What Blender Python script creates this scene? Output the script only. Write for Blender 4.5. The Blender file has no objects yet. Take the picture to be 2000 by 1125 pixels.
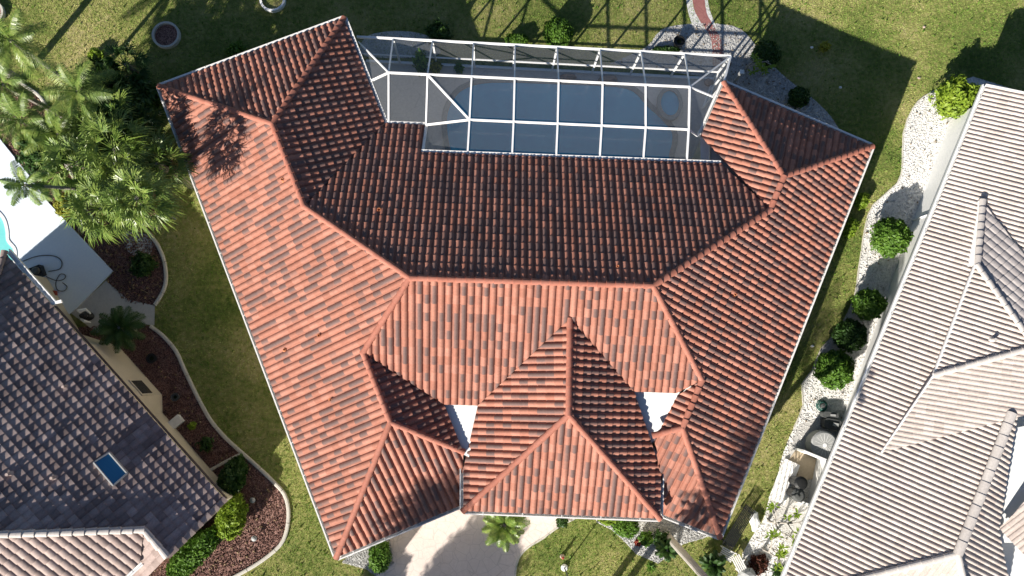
import bpy, bmesh, math, random
import numpy as np
from mathutils import Matrix, Vector
random.seed(7); rng = np.random.default_rng(7)
S = bpy.context.scene
# ------------------------------------------------------------------ camera
FPX, NX, NY, HC = 1450.0, 951.24, 724.72, 35.0          # focal (px of a 2000 px frame), nadir pixel, height
dn = np.array([NX-1000, -(NY-562.5), -FPX]); dn /= np.linalg.norm(dn)
up = -dn; XA = np.array([1., 0, 0]); XA -= XA@up*up; XA /= np.linalg.norm(XA); YA = np.cross(up, XA)
RC = np.array([XA, YA, up])
cd = bpy.data.cameras.new('camera'); cam = bpy.data.objects.new('camera', cd); S.collection.objects.link(cam)
cd.sensor_width = 36; cd.lens = FPX/2000*36; cd.clip_start = .5; cd.clip_end = 2000
M = Matrix([list(r)+[0] for r in RC]+[[0, 0, 0, 1]]); M.translation = Vector((0, 0, HC)); cam.matrix_world = M
S.camera = cam
# ------------------------------------------------------------------ light
SUN_EL, SUN_AZ = math.radians(26), math.radians(52.3)     # azimuth the shadows fall toward, from +X
w = bpy.data.worlds.new('World'); S.world = w; w.use_nodes = True
nt = w.node_tree; sky = nt.nodes.new('ShaderNodeTexSky'); sky.sky_type = 'NISHITA'; sky.sun_disc = False; sky.air_density = .8; sky.dust_density = .4; sky.ozone_density = 2.5
sx, sy = -math.cos(SUN_AZ), -math.sin(SUN_AZ)
sky.sun_elevation = SUN_EL; sky.sun_rotation = math.atan2(sx, sy)
bg = nt.nodes['Background']; bg.inputs[1].default_value = .05; nt.links.new(sky.outputs[0], bg.inputs[0])
sd = bpy.data.lights.new('sun', 'SUN'); so = bpy.data.objects.new('sun', sd); S.collection.objects.link(so)
sd.energy = 5.0; sd.angle = math.radians(.53); sd.color = (1, .93, .84)
so.rotation_euler = Vector((-sx*math.cos(SUN_EL), -sy*math.cos(SUN_EL), -math.sin(SUN_EL))).to_track_quat('-Z', 'Y').to_euler()
S.view_settings.view_transform = 'Standard'; S.view_settings.look = 'None'; S.view_settings.exposure = .95; S.view_settings.gamma = 1
S.cycles.max_bounces = 6; S.cycles.transparent_max_bounces = 12
# ------------------------------------------------------------------ geometry helpers
def P(px, py, z=0.):
    v = RC@np.array([px-1000, -(py-562.5), -FPX]); t = (z-HC)/v[2]
    return np.array([v[0]*t, v[1]*t, z])
def on(px, py, pl, dz=0.):                      # ray through a pixel meets plane z = Ax+By+C
    v = RC@np.array([px-1000, -(py-562.5), -FPX]); A, B, C_ = pl
    t = (A*0+B*0+C_-HC+dz)/(v[2]-A*v[0]-B*v[1]); return np.array([v[0]*t, v[1]*t, HC+v[2]*t])
def plane(a, b, p):
    d = (b-a)[:2]; n = np.array([-d[1], d[0]])/np.hypot(*d); return np.array([p*n[0], p*n[1], a[2]-p*(n@a[:2])])
def isect(*Ps): return np.array(np.linalg.solve(np.array([[q[0], q[1], -1] for q in Ps]), -np.array([q[2] for q in Ps])))
def zat(pl, p): return pl[0]*p[0]+pl[1]*p[1]+pl[2]
def inpoly(pts, poly):
    x, y = pts[:, 0], pts[:, 1]; ins = np.zeros(len(pts), bool); n = len(poly)
    for i in range(n):
        x0, y0 = poly[i][:2]; x1, y1 = poly[(i+1) % n][:2]
        if y0 == y1: continue
        c = ((y0 > y) != (y1 > y)) & (x < (x1-x0)*(y-y0)/(y1-y0)+x0); ins ^= c
    return ins
def sm(pts, n=4, closed=False):                 # Catmull-Rom smoothing of a polyline
    p = [np.array(q, float) for q in pts]; out = []; m = len(p)
    for i in range(m if closed else m-1):
        if closed: a, b, c, d = p[i-1], p[i], p[(i+1) % m], p[(i+2) % m]
        else: a, b, c, d = p[max(i-1, 0)], p[i], p[i+1], p[min(i+2, m-1)]
        for k in range(n):
            t = k/n; out.append(.5*(2*b+(c-a)*t+(2*a-5*b+4*c-d)*t*t+(3*b-a-3*c+d)*t**3))
    if not closed: out.append(p[-1])
    return out
def off(poly, d):                               # inset a CCW polygon by d (plan)
    n = len(poly); out = []
    for i in range(n):
        a, b, c = [np.array(poly[(i+k) % n][:2], float) for k in (-1, 0, 1)]
        u = (b-a)/np.linalg.norm(b-a); v = (c-b)/np.linalg.norm(c-b)
        n1 = np.array([-u[1], u[0]]); n2 = np.array([-v[1], v[0]]); k = n1+n2; k = k/max(.35, (1+n1@n2)); out.append(b+k*d)
    return out
class MB:
    def __init__(s): s.v = []; s.f = []; s.uv = []
    def add(s, vs, fs, uv=(0, 0)):
        o = len(s.v); s.v += [tuple(map(float, q)) for q in vs]; s.f += [tuple(i+o for i in f) for f in fs]; s.uv += [uv]*len(fs)
    def box(s, c, sz, rz=0., M3=None):
        hx, hy, hz = sz[0]/2, sz[1]/2, sz[2]/2; co, si = math.cos(rz), math.sin(rz); vs = []
        for z in (-hz, hz):
            for x, y in ((-hx, -hy), (hx, -hy), (hx, hy), (-hx, hy)):
                vs.append((c[0]+x*co-y*si, c[1]+x*si+y*co, c[2]+z))
        s.add(vs, [(3, 2, 1, 0), (4, 5, 6, 7), (0, 1, 5, 4), (1, 2, 6, 5), (2, 3, 7, 6), (3, 0, 4, 7)])
    def beam(s, a, b, w_, h):
        a = np.array(a, float); b = np.array(b, float); d = b-a; d /= np.linalg.norm(d)
        u = np.cross(d, (0, 0, 1.)) if abs(d[2]) < .95 else np.array([1., 0, 0]); u /= np.linalg.norm(u); t = np.cross(u, d)
        vs = [p+u*x*w_/2+t*y*h/2 for p in (a, b) for x, y in ((-1, -1), (1, -1), (1, 1), (-1, 1))]
        s.add(vs, [(0, 1, 2, 3), (7, 6, 5, 4), (0, 4, 5, 1), (1, 5, 6, 2), (2, 6, 7, 3), (3, 7, 4, 0)])
    def tube(s, pts, r, n=8, cap=True):
        pts = [np.array(p, float) for p in pts]; rs = r if hasattr(r, '__len__') else [r]*len(pts); vs = []
        for i, p in enumerate(pts):
            d = pts[min(i+1, len(pts)-1)]-pts[max(i-1, 0)]; d /= np.linalg.norm(d)
            u = np.cross(d, (0.13, .31, 1.)) if abs(d[2]) < .9 else np.cross(d, (1., .1, 0)); u /= np.linalg.norm(u); t = np.cross(d, u)
            vs += [p+(u*math.cos(2*math.pi*k/n)+t*math.sin(2*math.pi*k/n))*rs[i] for k in range(n)]
        fs = [(i*n+k, i*n+(k+1) % n, (i+1)*n+(k+1) % n, (i+1)*n+k) for i in range(len(pts)-1) for k in range(n)]
        if cap: fs += [tuple(range(n))[::-1], tuple(range((len(pts)-1)*n, len(pts)*n))]
        s.add(vs, fs)
    def lathe(s, c, prof, n=20, sx_=1., sy_=1.):
        vs = [(c[0]+r*sx_*math.cos(2*math.pi*k/n), c[1]+r*sy_*math.sin(2*math.pi*k/n), c[2]+z) for r, z in prof for k in range(n)]
        fs = [(i*n+k, i*n+(k+1) % n, (i+1)*n+(k+1) % n, (i+1)*n+k) for i in range(len(prof)-1) for k in range(n)]
        if prof[0][0] > 1e-3: fs.append(tuple(range(n))[::-1])
        if prof[-1][0] > 1e-3: fs.append(tuple(range((len(prof)-1)*n, len(prof)*n)))
        s.add(vs, fs)
    def prism(s, poly, z0, z1):
        n = len(poly); s.add([(p[0], p[1], z0) for p in poly]+[(p[0], p[1], z1) for p in poly],
            [tuple(range(n))[::-1], tuple(range(n, 2*n))]+[(i, (i+1) % n, (i+1) % n+n, i+n) for i in range(n)])
    def walls(s, poly, z0, z1):
        n = len(poly); s.add([(p[0], p[1], z0) for p in poly]+[(p[0], p[1], z1) for p in poly], [(i, (i+1) % n, (i+1) % n+n, i+n) for i in range(n)])
    def build(s, name, mat, parent=None, smooth=False): return link(name, s.v, s.f, mat, parent, s.uv, smooth)
def link(name, v, f, mat, parent=None, uv=None, smooth=False):
    v = np.array(v, float).reshape(-1, 3)
    q = parent
    while q is not None: v = v-np.array(q.location); q = q.parent
    me = bpy.data.meshes.new(name); me.from_pydata(v.tolist() if not isinstance(f, np.ndarray) else [], [], [] if isinstance(f, np.ndarray) else f)
    if isinstance(f, np.ndarray):
        nf, k = f.shape; me.vertices.add(len(v)); me.vertices.foreach_set('co', v.ravel())
        me.loops.add(nf*k); me.loops.foreach_set('vertex_index', f.ravel().astype(np.int32))
        me.polygons.add(nf); me.polygons.foreach_set('loop_start', np.arange(0, nf*k, k, dtype=np.int32)); me.update(calc_edges=True)
    if uv is not None and not isinstance(f, np.ndarray) and any(u != (0, 0) for u in uv):
        L = me.uv_layers.new(name='UVMap'); a = np.zeros((len(me.loops), 2)); i = 0
        for fi, fc in enumerate(f):
            a[i:i+len(fc)] = uv[fi]; i += len(fc)
        L.data.foreach_set('uv', a.ravel())
    if mat: me.materials.append(mat)
    if smooth: me.polygons.foreach_set('use_smooth', [True]*len(me.polygons))
    o = bpy.data.objects.new(name, me); S.collection.objects.link(o); o.parent = parent; me.update(); return o
def tag(o, label, cat, group=None):
    o['label'] = label; o['category'] = cat
    if group: o['group'] = group
    return o
def thing(name, label, cat, loc, group=None):
    o = bpy.data.objects.new(name, None); S.collection.objects.link(o); o.location = tuple(map(float, loc)); o.empty_display_size = .3
    return tag(o, label, cat, group)
def struct(o, k='structure'): o['kind'] = k; return o
def quadcloud(c, n, size, rnd, asp=.5, fold=0.):
    """many small leaf quads: centres c, facing n (both Nx3)"""
    N = len(c); n = n/np.linalg.norm(n, axis=1)[:, None]; r = rng.normal(size=(N, 3)); t = np.cross(n, r); t /= np.linalg.norm(t, axis=1)[:, None]; b = np.cross(n, t)
    s = (size*(1+rnd*(rng.random(N)-.5)))[:, None]
    v = np.stack([c-t*s, c-b*s*asp, c+t*s, c+b*s*asp], 1).reshape(-1, 3); return v, np.arange(4*N).reshape(N, 4)
# ------------------------------------------------------------------ materials
def mat(name, col, rough=.8, spec=.3, metal=0):
    m = bpy.data.materials.new(name); m.use_nodes = True; b = m.node_tree.nodes['Principled BSDF']
    b.inputs['Base Color'].default_value = (*col, 1); b.inputs['Roughness'].default_value = rough; b.inputs['Specular IOR Level'].default_value = spec; b.inputs['Metallic'].default_value = metal
    return m
def noisy(name, stops, scale=3., scale2=40., rough=.85, bump=0., bscale=60., detail=5, mixf=.5, spec=.25, coord='Object', dist=.03, trans=0., vor=False):
    m = mat(name, stops[0][1], rough, spec); t = m.node_tree; N = t.nodes; L = t.links; b = N['Principled BSDF']
    tc = N.new('ShaderNodeTexCoord'); src = tc.outputs[coord]
    if coord == 'World':
        pass
    n1 = N.new('ShaderNodeTexNoise'); n1.inputs['Scale'].default_value = scale; n1.inputs['Detail'].default_value = detail; n1.inputs['Roughness'].default_value = .65
    if vor: n2 = N.new('ShaderNodeTexVoronoi'); n2.inputs['Scale'].default_value = scale2; o2 = n2.outputs['Color']
    else: n2 = N.new('ShaderNodeTexNoise'); n2.inputs['Scale'].default_value = scale2; n2.inputs['Detail'].default_value = 3; o2 = n2.outputs['Fac']
    L.new(src, n1.inputs['Vector']); L.new(src, n2.inputs['Vector'])
    mx = N.new('ShaderNodeMix'); mx.data_type = 'FLOAT'; mx.inputs[0].default_value = mixf; L.new(n1.outputs['Fac'], mx.inputs[2]); L.new(o2, mx.inputs[3])
    cr = N.new('ShaderNodeValToRGB'); e = cr.color_ramp.elements; e[0].position = stops[0][0]; e[0].color = (*stops[0][1], 1); e[1].position = stops[-1][0]; e[1].color = (*stops[-1][1], 1)
    for p, c in stops[1:-1]: q = e.new(p); q.color = (*c, 1)
    L.new(mx.outputs[0], cr.inputs[0]); L.new(cr.outputs[0], b.inputs['Base Color'])
    if bump:
        bp = N.new('ShaderNodeBump'); bp.inputs['Strength'].default_value = bump; bp.inputs['Distance'].default_value = dist
        n3 = N.new('ShaderNodeTexNoise'); n3.inputs['Scale'].default_value = bscale; n3.inputs['Detail'].default_value = 4; L.new(src, n3.inputs['Vector']); L.new(n3.outputs['Fac'], bp.inputs['Height']); L.new(bp.outputs[0], b.inputs['Normal'])
    if trans:
        tr = N.new('ShaderNodeBsdfTranslucent'); L.new(cr.outputs[0], tr.inputs[0]); ms = N.new('ShaderNodeMixShader'); ms.inputs[0].default_value = trans
        L.new(b.outputs[0], ms.inputs[1]); L.new(tr.outputs[0], ms.inputs[2]); L.new(ms.outputs[0], N['Material Output'].inputs[0])
    return m
def tile_mat(name, stops, dirt=(.5, .35), rough=.75, flash=None, spec=.3):
    m = mat(name, stops[0][1], rough, spec); t = m.node_tree; N = t.nodes; L = t.links; b = N['Principled BSDF']
    uv = N.new('ShaderNodeUVMap'); fl = N.new('ShaderNodeVectorMath'); fl.operation = 'FLOOR'; L.new(uv.outputs[0], fl.inputs[0])
    wn = N.new('ShaderNodeTexWhiteNoise'); wn.noise_dimensions = '2D'; L.new(fl.outputs[0], wn.inputs['Vector'])
    cr = N.new('ShaderNodeValToRGB'); cr.color_ramp.interpolation = 'LINEAR'; e = cr.color_ramp.elements; e[0].position = stops[0][0]; e[0].color = (*stops[0][1], 1); e[1].position = stops[-1][0]; e[1].color = (*stops[-1][1], 1)
    for p, c in stops[1:-1]: q = e.new(p); q.color = (*c, 1)
    L.new(wn.outputs['Value'], cr.inputs[0]); out = cr.outputs[0]
    if flash:                                   # soft-edged darker flash fired onto some of the tiles
        fr = N.new('ShaderNodeVectorMath'); fr.operation = 'FRACTION'; L.new(uv.outputs[0], fr.inputs[0]); sp = N.new('ShaderNodeSeparateXYZ'); L.new(fr.outputs[0], sp.inputs[0])
        r1 = N.new('ShaderNodeValToRGB'); q = r1.color_ramp.elements; q[0].position = .02; q[0].color = (.25,)*3+(1,); q[1].position = .3; q[1].color = (1,)*4; a = q.new(.62); a.color = (.9,)*3+(1,); a = q.new(.8); a.color = (.3,)*3+(1,)
        L.new(sp.outputs[0], r1.inputs[0])
        sc_ = N.new('ShaderNodeSeparateColor'); L.new(wn.outputs['Color'], sc_.inputs[0])
        mr = N.new('ShaderNodeMapRange'); mr.inputs[1].default_value = 1-flash[1]; mr.inputs[2].default_value = 1-flash[1]*.75; L.new(sc_.outputs[1], mr.inputs[0])
        mu = N.new('ShaderNodeMath'); mu.operation = 'MULTIPLY'; L.new(mr.outputs[0], mu.inputs[0]); L.new(r1.outputs[0], mu.inputs[1])
        mm = N.new('ShaderNodeMix'); mm.data_type = 'RGBA'; L.new(mu.outputs[0], mm.inputs[0]); L.new(out, mm.inputs[6]); mm.inputs[7].default_value = (*flash[0], 1); out = mm.outputs[2]
    tc = N.new('ShaderNodeTexCoord'); n1 = N.new('ShaderNodeTexNoise'); n1.inputs['Scale'].default_value = .5; n1.inputs['Detail'].default_value = 8; n1.inputs['Roughness'].default_value = .7; L.new(tc.outputs['Object'], n1.inputs['Vector'])
    m2 = N.new('ShaderNodeMapRange'); m2.inputs[1].default_value = .3; m2.inputs[2].default_value = .7; m2.inputs[3].default_value = 1-dirt[1]; m2.inputs[4].default_value = 1+dirt[1]*.35; L.new(n1.outputs['Fac'], m2.inputs[0])
    n4 = N.new('ShaderNodeTexNoise'); n4.inputs['Scale'].default_value = 14; n4.inputs['Detail'].default_value = 6; L.new(tc.outputs['Object'], n4.inputs['Vector'])
    m4 = N.new('ShaderNodeMapRange'); m4.inputs[1].default_value = .3; m4.inputs[2].default_value = .7; m4.inputs[3].default_value = .88; m4.inputs[4].default_value = 1.1; L.new(n4.outputs['Fac'], m4.inputs[0])
    m5 = N.new('ShaderNodeMath'); m5.operation = 'MULTIPLY'; L.new(m2.outputs[0], m5.inputs[0]); L.new(m4.outputs[0], m5.inputs[1])
    vm = N.new('ShaderNodeVectorMath'); vm.operation = 'SCALE'; L.new(out, vm.inputs[0]); L.new(m5.outputs[0], vm.inputs['Scale']); L.new(vm.outputs[0], b.inputs['Base Color'])
    return m
M_ = {}
M_['tile'] = tile_mat('terracotta_tile', [(0, (.35, .145, .098)), (.5, (.39, .17, .118)), (1, (.44, .205, .148))], (.5, .14), flash=((.155, .10, .09), .44))
M_['cap'] = tile_mat('terracotta_cap', [(0, (.37, .14, .095)), (1, (.42, .17, .12))], (.5, .12))
M_['brown_tile'] = tile_mat('weathered_mauve_tile', [(0, (.22, .165, .15)), (.5, (.32, .25, .23)), (1, (.44, .35, .32))], (.5, .3))
M_['brown_cap'] = tile_mat('weathered_mauve_cap', [(0, (.34, .26, .23)), (1, (.45, .36, .32))], (.5, .2))
M_['brown_tile_sunlit'] = tile_mat('mauve_tile_sunlit', [(0, (.33, .25, .22)), (.5, (.39, .30, .265)), (1, (.46, .36, .32))], (.5, .2))  # lighter copy of the brown tile, sun painted in for lit slopes
M_['pale_tile_shaded'] = tile_mat('pale_stone_tile_shaded', [(0, (.36, .33, .32)), (1, (.48, .44, .42))], (.5, .15))  # greyer copy of the pale tile, shade of the north-east slope painted in
M_['pale_tile'] = tile_mat('pale_stone_tile', [(0, (.48, .41, .365)), (.5, (.54, .47, .42)), (1, (.60, .53, .475))], (.5, .12))
M_['pale_cap'] = tile_mat('pale_stone_cap', [(0, (.50, .46, .43)), (1, (.58, .54, .50))], (.5, .1))
M_['white'] = noisy('white_paint', [(.3, (.82, .83, .83)), (.7, (.9, .9, .88))], 1.5, 12, .45, spec=.4)
M_['gutter'] = noisy('white_gutter', [(.3, (.72, .71, .68)), (.7, (.86, .85, .82))], 1.2, 9, .5, spec=.4)
M_['cream'] = noisy('cream_stucco', [(.3, (.56, .50, .38)), (.7, (.68, .61, .48))], .8, 25, .9, .15, 80)
M_['stucco'] = noisy('white_stucco', [(.3, (.78, .79, .78)), (.7, (.86, .86, .84))], .7, 25, .9, .15, 80)
M_['flat'] = noisy('white_membrane', [(.25, (.76, .80, .79)), (.7, (.86, .88, .86))], .6, 6, .7)
M_['lawn'] = noisy('lawn_soil_and_turf', [(.36, (.09, .13, .03)), (.46, (.18, .21, .055)), (.54, (.30, .29, .10)), (.66, (.46, .39, .20))], .22, 5., .95, .9, 30, 8, .35, dist=.06)
M_['grass'] = noisy('grass_blades', [(.36, (.12, .24, .04)), (.46, (.24, .36, .07)), (.55, (.40, .47, .14)), (.67, (.76, .66, .34))], .22, 7., .9, 0, 1, 8, .38, trans=.25)
M_['mulch'] = noisy('red_lava_mulch', [(.28, (.07, .04, .033)), (.45, (.20, .105, .085)), (.6, (.31, .17, .14)), (.78, (.46, .30, .25))], 3, 30, .95, 1, 35, 6, .65, dist=.05, vor=True)
M_['gravel'] = noisy('white_gravel', [(.22, (.50, .49, .47)), (.5, (.78, .77, .74)), (.8, (.90, .89, .87))], 1.3, 26, .9, .8, 40, 6, .55, dist=.03, vor=True)
M_['graygravel'] = noisy('grey_pebbles', [(.22, (.34, .34, .34)), (.5, (.56, .56, .54)), (.8, (.78, .77, .74))], 1.3, 26, .9, .9, 40, 6, .6, dist=.03, vor=True)
M_['curb'] = noisy('concrete_curb', [(.3, (.42, .40, .35)), (.7, (.64, .61, .54))], 2, 20, .9, .2, 60)
M_['concrete'] = noisy('pale_concrete', [(.3, (.44, .43, .41)), (.7, (.58, .57, .54))], .8, 14, .9, .15, 60)
M_['patio'] = noisy('white_patio_blue_shade', [(.3, (.70, .80, .90)), (.7, (.80, .88, .94))], .5, 10, .8)  # white slab; the blue of its sky-lit shade is mixed into the colour
M_['deck'] = noisy('beige_pool_deck', [(.3, (.56, .54, .51)), (.7, (.72, .69, .65))], .35, 9, .85, .1, 60)
M_['drive'] = noisy('stamped_concrete_drive', [(.3, (.66, .56, .50)), (.7, (.80, .70, .64))], .5, 7, .85, .25, 18, mixf=.4)
M_['redpath'] = noisy('red_stamped_path', [(.3, (.30, .12, .11)), (.7, (.42, .19, .17))], 1, 14, .9, .2, 30)
M_['leaf'] = noisy('clipped_leaf', [(.3, (.045, .11, .013)), (.5, (.10, .21, .025)), (.72, (.22, .36, .045))], 2.2, 22, .55, trans=.3, spec=.35)
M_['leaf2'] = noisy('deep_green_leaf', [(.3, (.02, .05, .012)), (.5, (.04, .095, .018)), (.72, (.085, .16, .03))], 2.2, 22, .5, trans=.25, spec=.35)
M_['lime'] = noisy('lime_leaf', [(.3, (.12, .20, .02)), (.5, (.22, .33, .03)), (.72, (.36, .42, .05))], 2.2, 22, .55, trans=.3, spec=.3)
M_['yleaf'] = noisy('yellow_leaf', [(.3, (.18, .19, .02)), (.5, (.32, .33, .04)), (.72, (.5, .45, .08))], 2.2, 22, .55, trans=.3, spec=.3)
M_['frond'] = noisy('palm_frond', [(.28, (.04, .085, .016)), (.45, (.12, .20, .035)), (.6, (.25, .32, .07)), (.76, (.5, .5, .22))], 1.0, 9, .36, trans=.22, spec=.45)
M_['gfrond'] = noisy('grey_green_frond', [(.28, (.055, .11, .02)), (.5, (.16, .25, .05)), (.72, (.40, .44, .12))], 1.0, 9, .45, trans=.2, spec=.4)
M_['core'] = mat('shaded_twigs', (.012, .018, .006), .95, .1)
M_['trunk'] = noisy('palm_trunk', [(.3, (.17, .15, .12)), (.7, (.36, .33, .29))], 3, 18, .9, .6, 14)
M_['bark'] = noisy('grey_bark', [(.3, (.26, .24, .21)), (.7, (.46, .43, .39))], 3, 18, .85, .3, 20)
M_['black'] = noisy('black_plastic', [(.3, (.010, .011, .012)), (.7, (.022, .023, .024))], 3, 10, .45, spec=.4)
M_['dkgrey'] = noisy('dark_grey_plastic', [(.3, (.06, .065, .065)), (.7, (.10, .105, .105))], 3, 10, .6)
M_['grey'] = noisy('grey_metal', [(.3, (.30, .31, .31)), (.7, (.42, .43, .42))], 3, 10, .5)
M_['beige'] = noisy('beige_wood', [(.3, (.36, .29, .20)), (.7, (.48, .40, .29))], 2, 12, .8)
M_['red'] = noisy('red_plastic', [(.3, (.26, .05, .035)), (.7, (.36, .08, .05))], 2, 12, .6)
M_['orange'] = noisy('orange_clay', [(.3, (.45, .16, .07)), (.7, (.60, .24, .11))], 2, 12, .7)
M_['stone'] = noisy('pinkish_stone', [(.3, (.30, .23, .19)), (.7, (.52, .43, .37))], 3, 16, .9, .4, 20)
M_['purple'] = mat('dark_fascia_paint', (.07, .055, .065), .5)
M_['glass'] = mat('skylight_glass', (.04, .20, .36), .12, .6)
M_['pane'] = mat('window_glass', (.05, .055, .055), .15, .5)
M_['lamp'] = mat('frosted_lamp_glass', (.7, .74, .74), .3)
M_['redleaf'] = noisy('dark_red_leaf', [(.3, (.04, .014, .01)), (.7, (.13, .045, .025))], 3, 20, .6)
M_['coping'] = noisy('pool_coping', [(.3, (.16, .20, .22)), (.7, (.30, .34, .35))], 2, 12, .8)
def joints(m, scale, dark, wid=.035):
    t = m.node_tree; N = t.nodes; L = t.links; b = N['Principled BSDF']; src = b.inputs['Base Color'].links[0].from_socket
    tc = N.new('ShaderNodeTexCoord'); v = N.new('ShaderNodeTexVoronoi'); v.feature = 'DISTANCE_TO_EDGE'; v.inputs['Scale'].default_value = scale; L.new(tc.outputs['Object'], v.inputs['Vector'])
    r_ = N.new('ShaderNodeValToRGB'); e = r_.color_ramp.elements; e[0].position = 0; e[0].color = (dark,)*3+(1,); e[1].position = wid; e[1].color = (1, 1, 1, 1); L.new(v.outputs['Distance'], r_.inputs[0])
    mm = N.new('ShaderNodeMix'); mm.data_type = 'RGBA'; mm.blend_type = 'MULTIPLY'; mm.inputs[0].default_value = 1; L.new(src, mm.inputs[6]); L.new(r_.outputs[0], mm.inputs[7]); L.new(mm.outputs[2], b.inputs['Base Color'])
joints(M_['drive'], 2.2, .80); joints(M_['deck'], 1.1, .86, .02); joints(M_['redpath'], 3, .7)
def water(name, c0, c1, rough=.06):
    m = noisy(name, [(.3, c0), (.7, c1)], .35, 3, rough, .08, 2.5, mixf=.2, spec=.5, dist=.02); return m
M_['water'] = water('deep_pool_water', (.02, .33, .58), (.05, .45, .70))
M_['aqua'] = water('turquoise_pool_water', (.16, .62, .62), (.26, .74, .72))
m = mat('insect_screen', (.34, .355, .37), .8, .2); N = m.node_tree.nodes; L = m.node_tree.links
tr = N.new('ShaderNodeBsdfTransparent'); ms = N.new('ShaderNodeMixShader'); ms.inputs[0].default_value = .14; L.new(tr.outputs[0], ms.inputs[1]); L.new(N['Principled BSDF'].outputs[0], ms.inputs[2]); L.new(ms.outputs[0], N['Material Output'].inputs[0]); M_['screen'] = m
# ------------------------------------------------------------------ roof tiling
TU, TV = .285, .37
def tiled(poly, pl, matl, parent, name='roof_slope', tu=TU, tv=TV, hr=.092, lip=.054, roll=.88, pw=.62, seg=9, dz=.0, phase=0.):
    """barrel-tile surface on plane pl clipped to poly (plan outline)"""
    g = np.array(pl[:2]); gm = np.hypot(*g); upd = g/gm; ud = np.array([-upd[1], upd[0]])     # uphill, along eave
    pp = np.array([q[:2] for q in poly]); U = pp@ud; V = pp@upd; cs = math.sqrt(1+gm*gm); tvh = tv/cs
    v0 = V.min(); i0, i1 = math.floor(U.min()/tu)-1, math.ceil(U.max()/tu)+1; nj = math.ceil((V.max()-v0)/tvh)+1
    us = []; hs = []
    for k in range(seg):
        x = k/(seg-1) if k < seg-1 else 1.
        us.append(x*roll if k < seg else 1.)
    hp = [hr*math.sin(math.pi*x/roll)**pw if 0 < x < roll else 0. for x in us]
    ncol = i1-i0; nu = ncol*seg+1; ug = np.array([(i0+c)*tu+u*tu for c in range(ncol) for u in us]+[i1*tu]); hg = np.array(hp*ncol+[0.])
    vr = []; vh = []
    for j in range(-1, nj): vr += [v0+j*tvh, v0+(j+1)*tvh-.004]; vh += [lip, 0.]
    vr = np.array(vr); vh = np.array(vh); nv = len(vr)
    UU, VV = np.meshgrid(ug, vr); HH = hg[None, :]+vh[:, None]
    cidx = np.minimum(np.arange(nu)//seg, ncol-1); jidx = np.arange(nv)//2; jit = rng.random((nj+2, ncol))[np.ix_(jidx, cidx)]
    HH = HH+(hg[None, :] > .3*hr)*(jit-.5)*.012*(vh[:, None] > 0); VV = VV-(vh[:, None] > 0)*jit*.010
    n3 = np.array([-pl[0], -pl[1], 1.])/cs
    X = UU[..., None]*ud+VV[..., None]*upd; Z = X@g+pl[2]+dz
    co = np.concatenate([X, Z[..., None]], -1)+HH[..., None]*n3
    idx = np.arange(nu*nv).reshape(nv, nu); F = np.stack([idx[:-1, :-1], idx[:-1, 1:], idx[1:, 1:], idx[1:, :-1]], -1).reshape(-1, 4)
    if np.cross(ud, upd) < 0: F = F[:, ::-1]
    uvv = np.stack([UU/tu+phase, (np.repeat(np.arange(-1, nj), 2)+np.tile([.02, .98], nj+1))[:, None]+0*UU+17], -1).reshape(-1, 2)
    cen = co.reshape(-1, 3)[F].mean(1)
    lo = pp.min(0)-.6; hi = pp.max(0)+.6; keep = ((cen[:, :2] > lo) & (cen[:, :2] < hi)).all(1); F = F[keep]; cen = cen[keep]
    # drop cells well outside
    ins = inpoly(cen, poly); d = np.full(len(cen), 9.)
    for i in range(len(pp)):
        a, b = pp[i], pp[(i+1) % len(pp)]; ab = b-a; t = np.clip(((cen[:, :2]-a)@ab)/(ab@ab), 0, 1); d = np.minimum(d, np.linalg.norm(cen[:, :2]-a-t[:, None]*ab, axis=1))
    F = F[ins | (d < .6)]
    used, inv = np.unique(F, return_inverse=True); cv = co.reshape(-1, 3)[used]; uvu = uvv[used]; F = inv.reshape(-1, 4)
    me = bpy.data.meshes.new('tmp'); me.from_pydata(cv.tolist(), [], F.tolist())
    ul = me.uv_layers.new(name='UVMap'); u3 = uvu[F]; 
    mu = np.floor(u3.mean(1)+1e-4)[:, None, :]; u3 = np.clip(u3, mu+.01, mu+.99); ul.data.foreach_set('uv', u3.ravel())
    bm = bmesh.new(); bm.from_mesh(me); bpy.data.meshes.remove(me)
    for i in range(len(pp)):
        a, b = pp[i], pp[(i+1) % len(pp)]; dd = b-a
        if np.hypot(*dd) < .02: continue
        lim = [f for f in bm.faces]
        # only cut faces near this edge
        ab = b-a; L2 = ab@ab; near = []
        C3 = np.array([f.calc_center_median()[:2] for f in lim]); t = np.clip(((C3-a)@ab)/L2, 0, 1); dist = np.linalg.norm(C3-a-t[:, None]*ab, axis=1)
        near = [lim[k] for k in np.nonzero(dist < .45)[0]]
        ge = set(); 
        for f in near: ge.update(f.edges); ge.update(f.verts); ge.add(f)
        if near: bmesh.ops.bisect_plane(bm, geom=list(ge), dist=1e-5, plane_co=(a[0], a[1], 0), plane_no=(-dd[1], dd[0], 0))
    fs = list(bm.faces); C3 = np.array([f.calc_center_median()[:2] for f in fs]); ok = inpoly(C3, poly)
    bmesh.ops.delete(bm, geom=[fs[k] for k in np.nonzero(~ok)[0]], context='FACES')
    me = bpy.data.meshes.new(name); q = parent; o3 = np.zeros(3)
    while q is not None: o3 = o3+np.array(q.location); q = q.parent
    bmesh.ops.translate(bm, verts=bm.verts, vec=Vector(-o3)); bm.to_mesh(me); bm.free(); me.materials.append(matl)
    o = bpy.data.objects.new(name, me); S.collection.objects.link(o); o.parent = parent; return o
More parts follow.
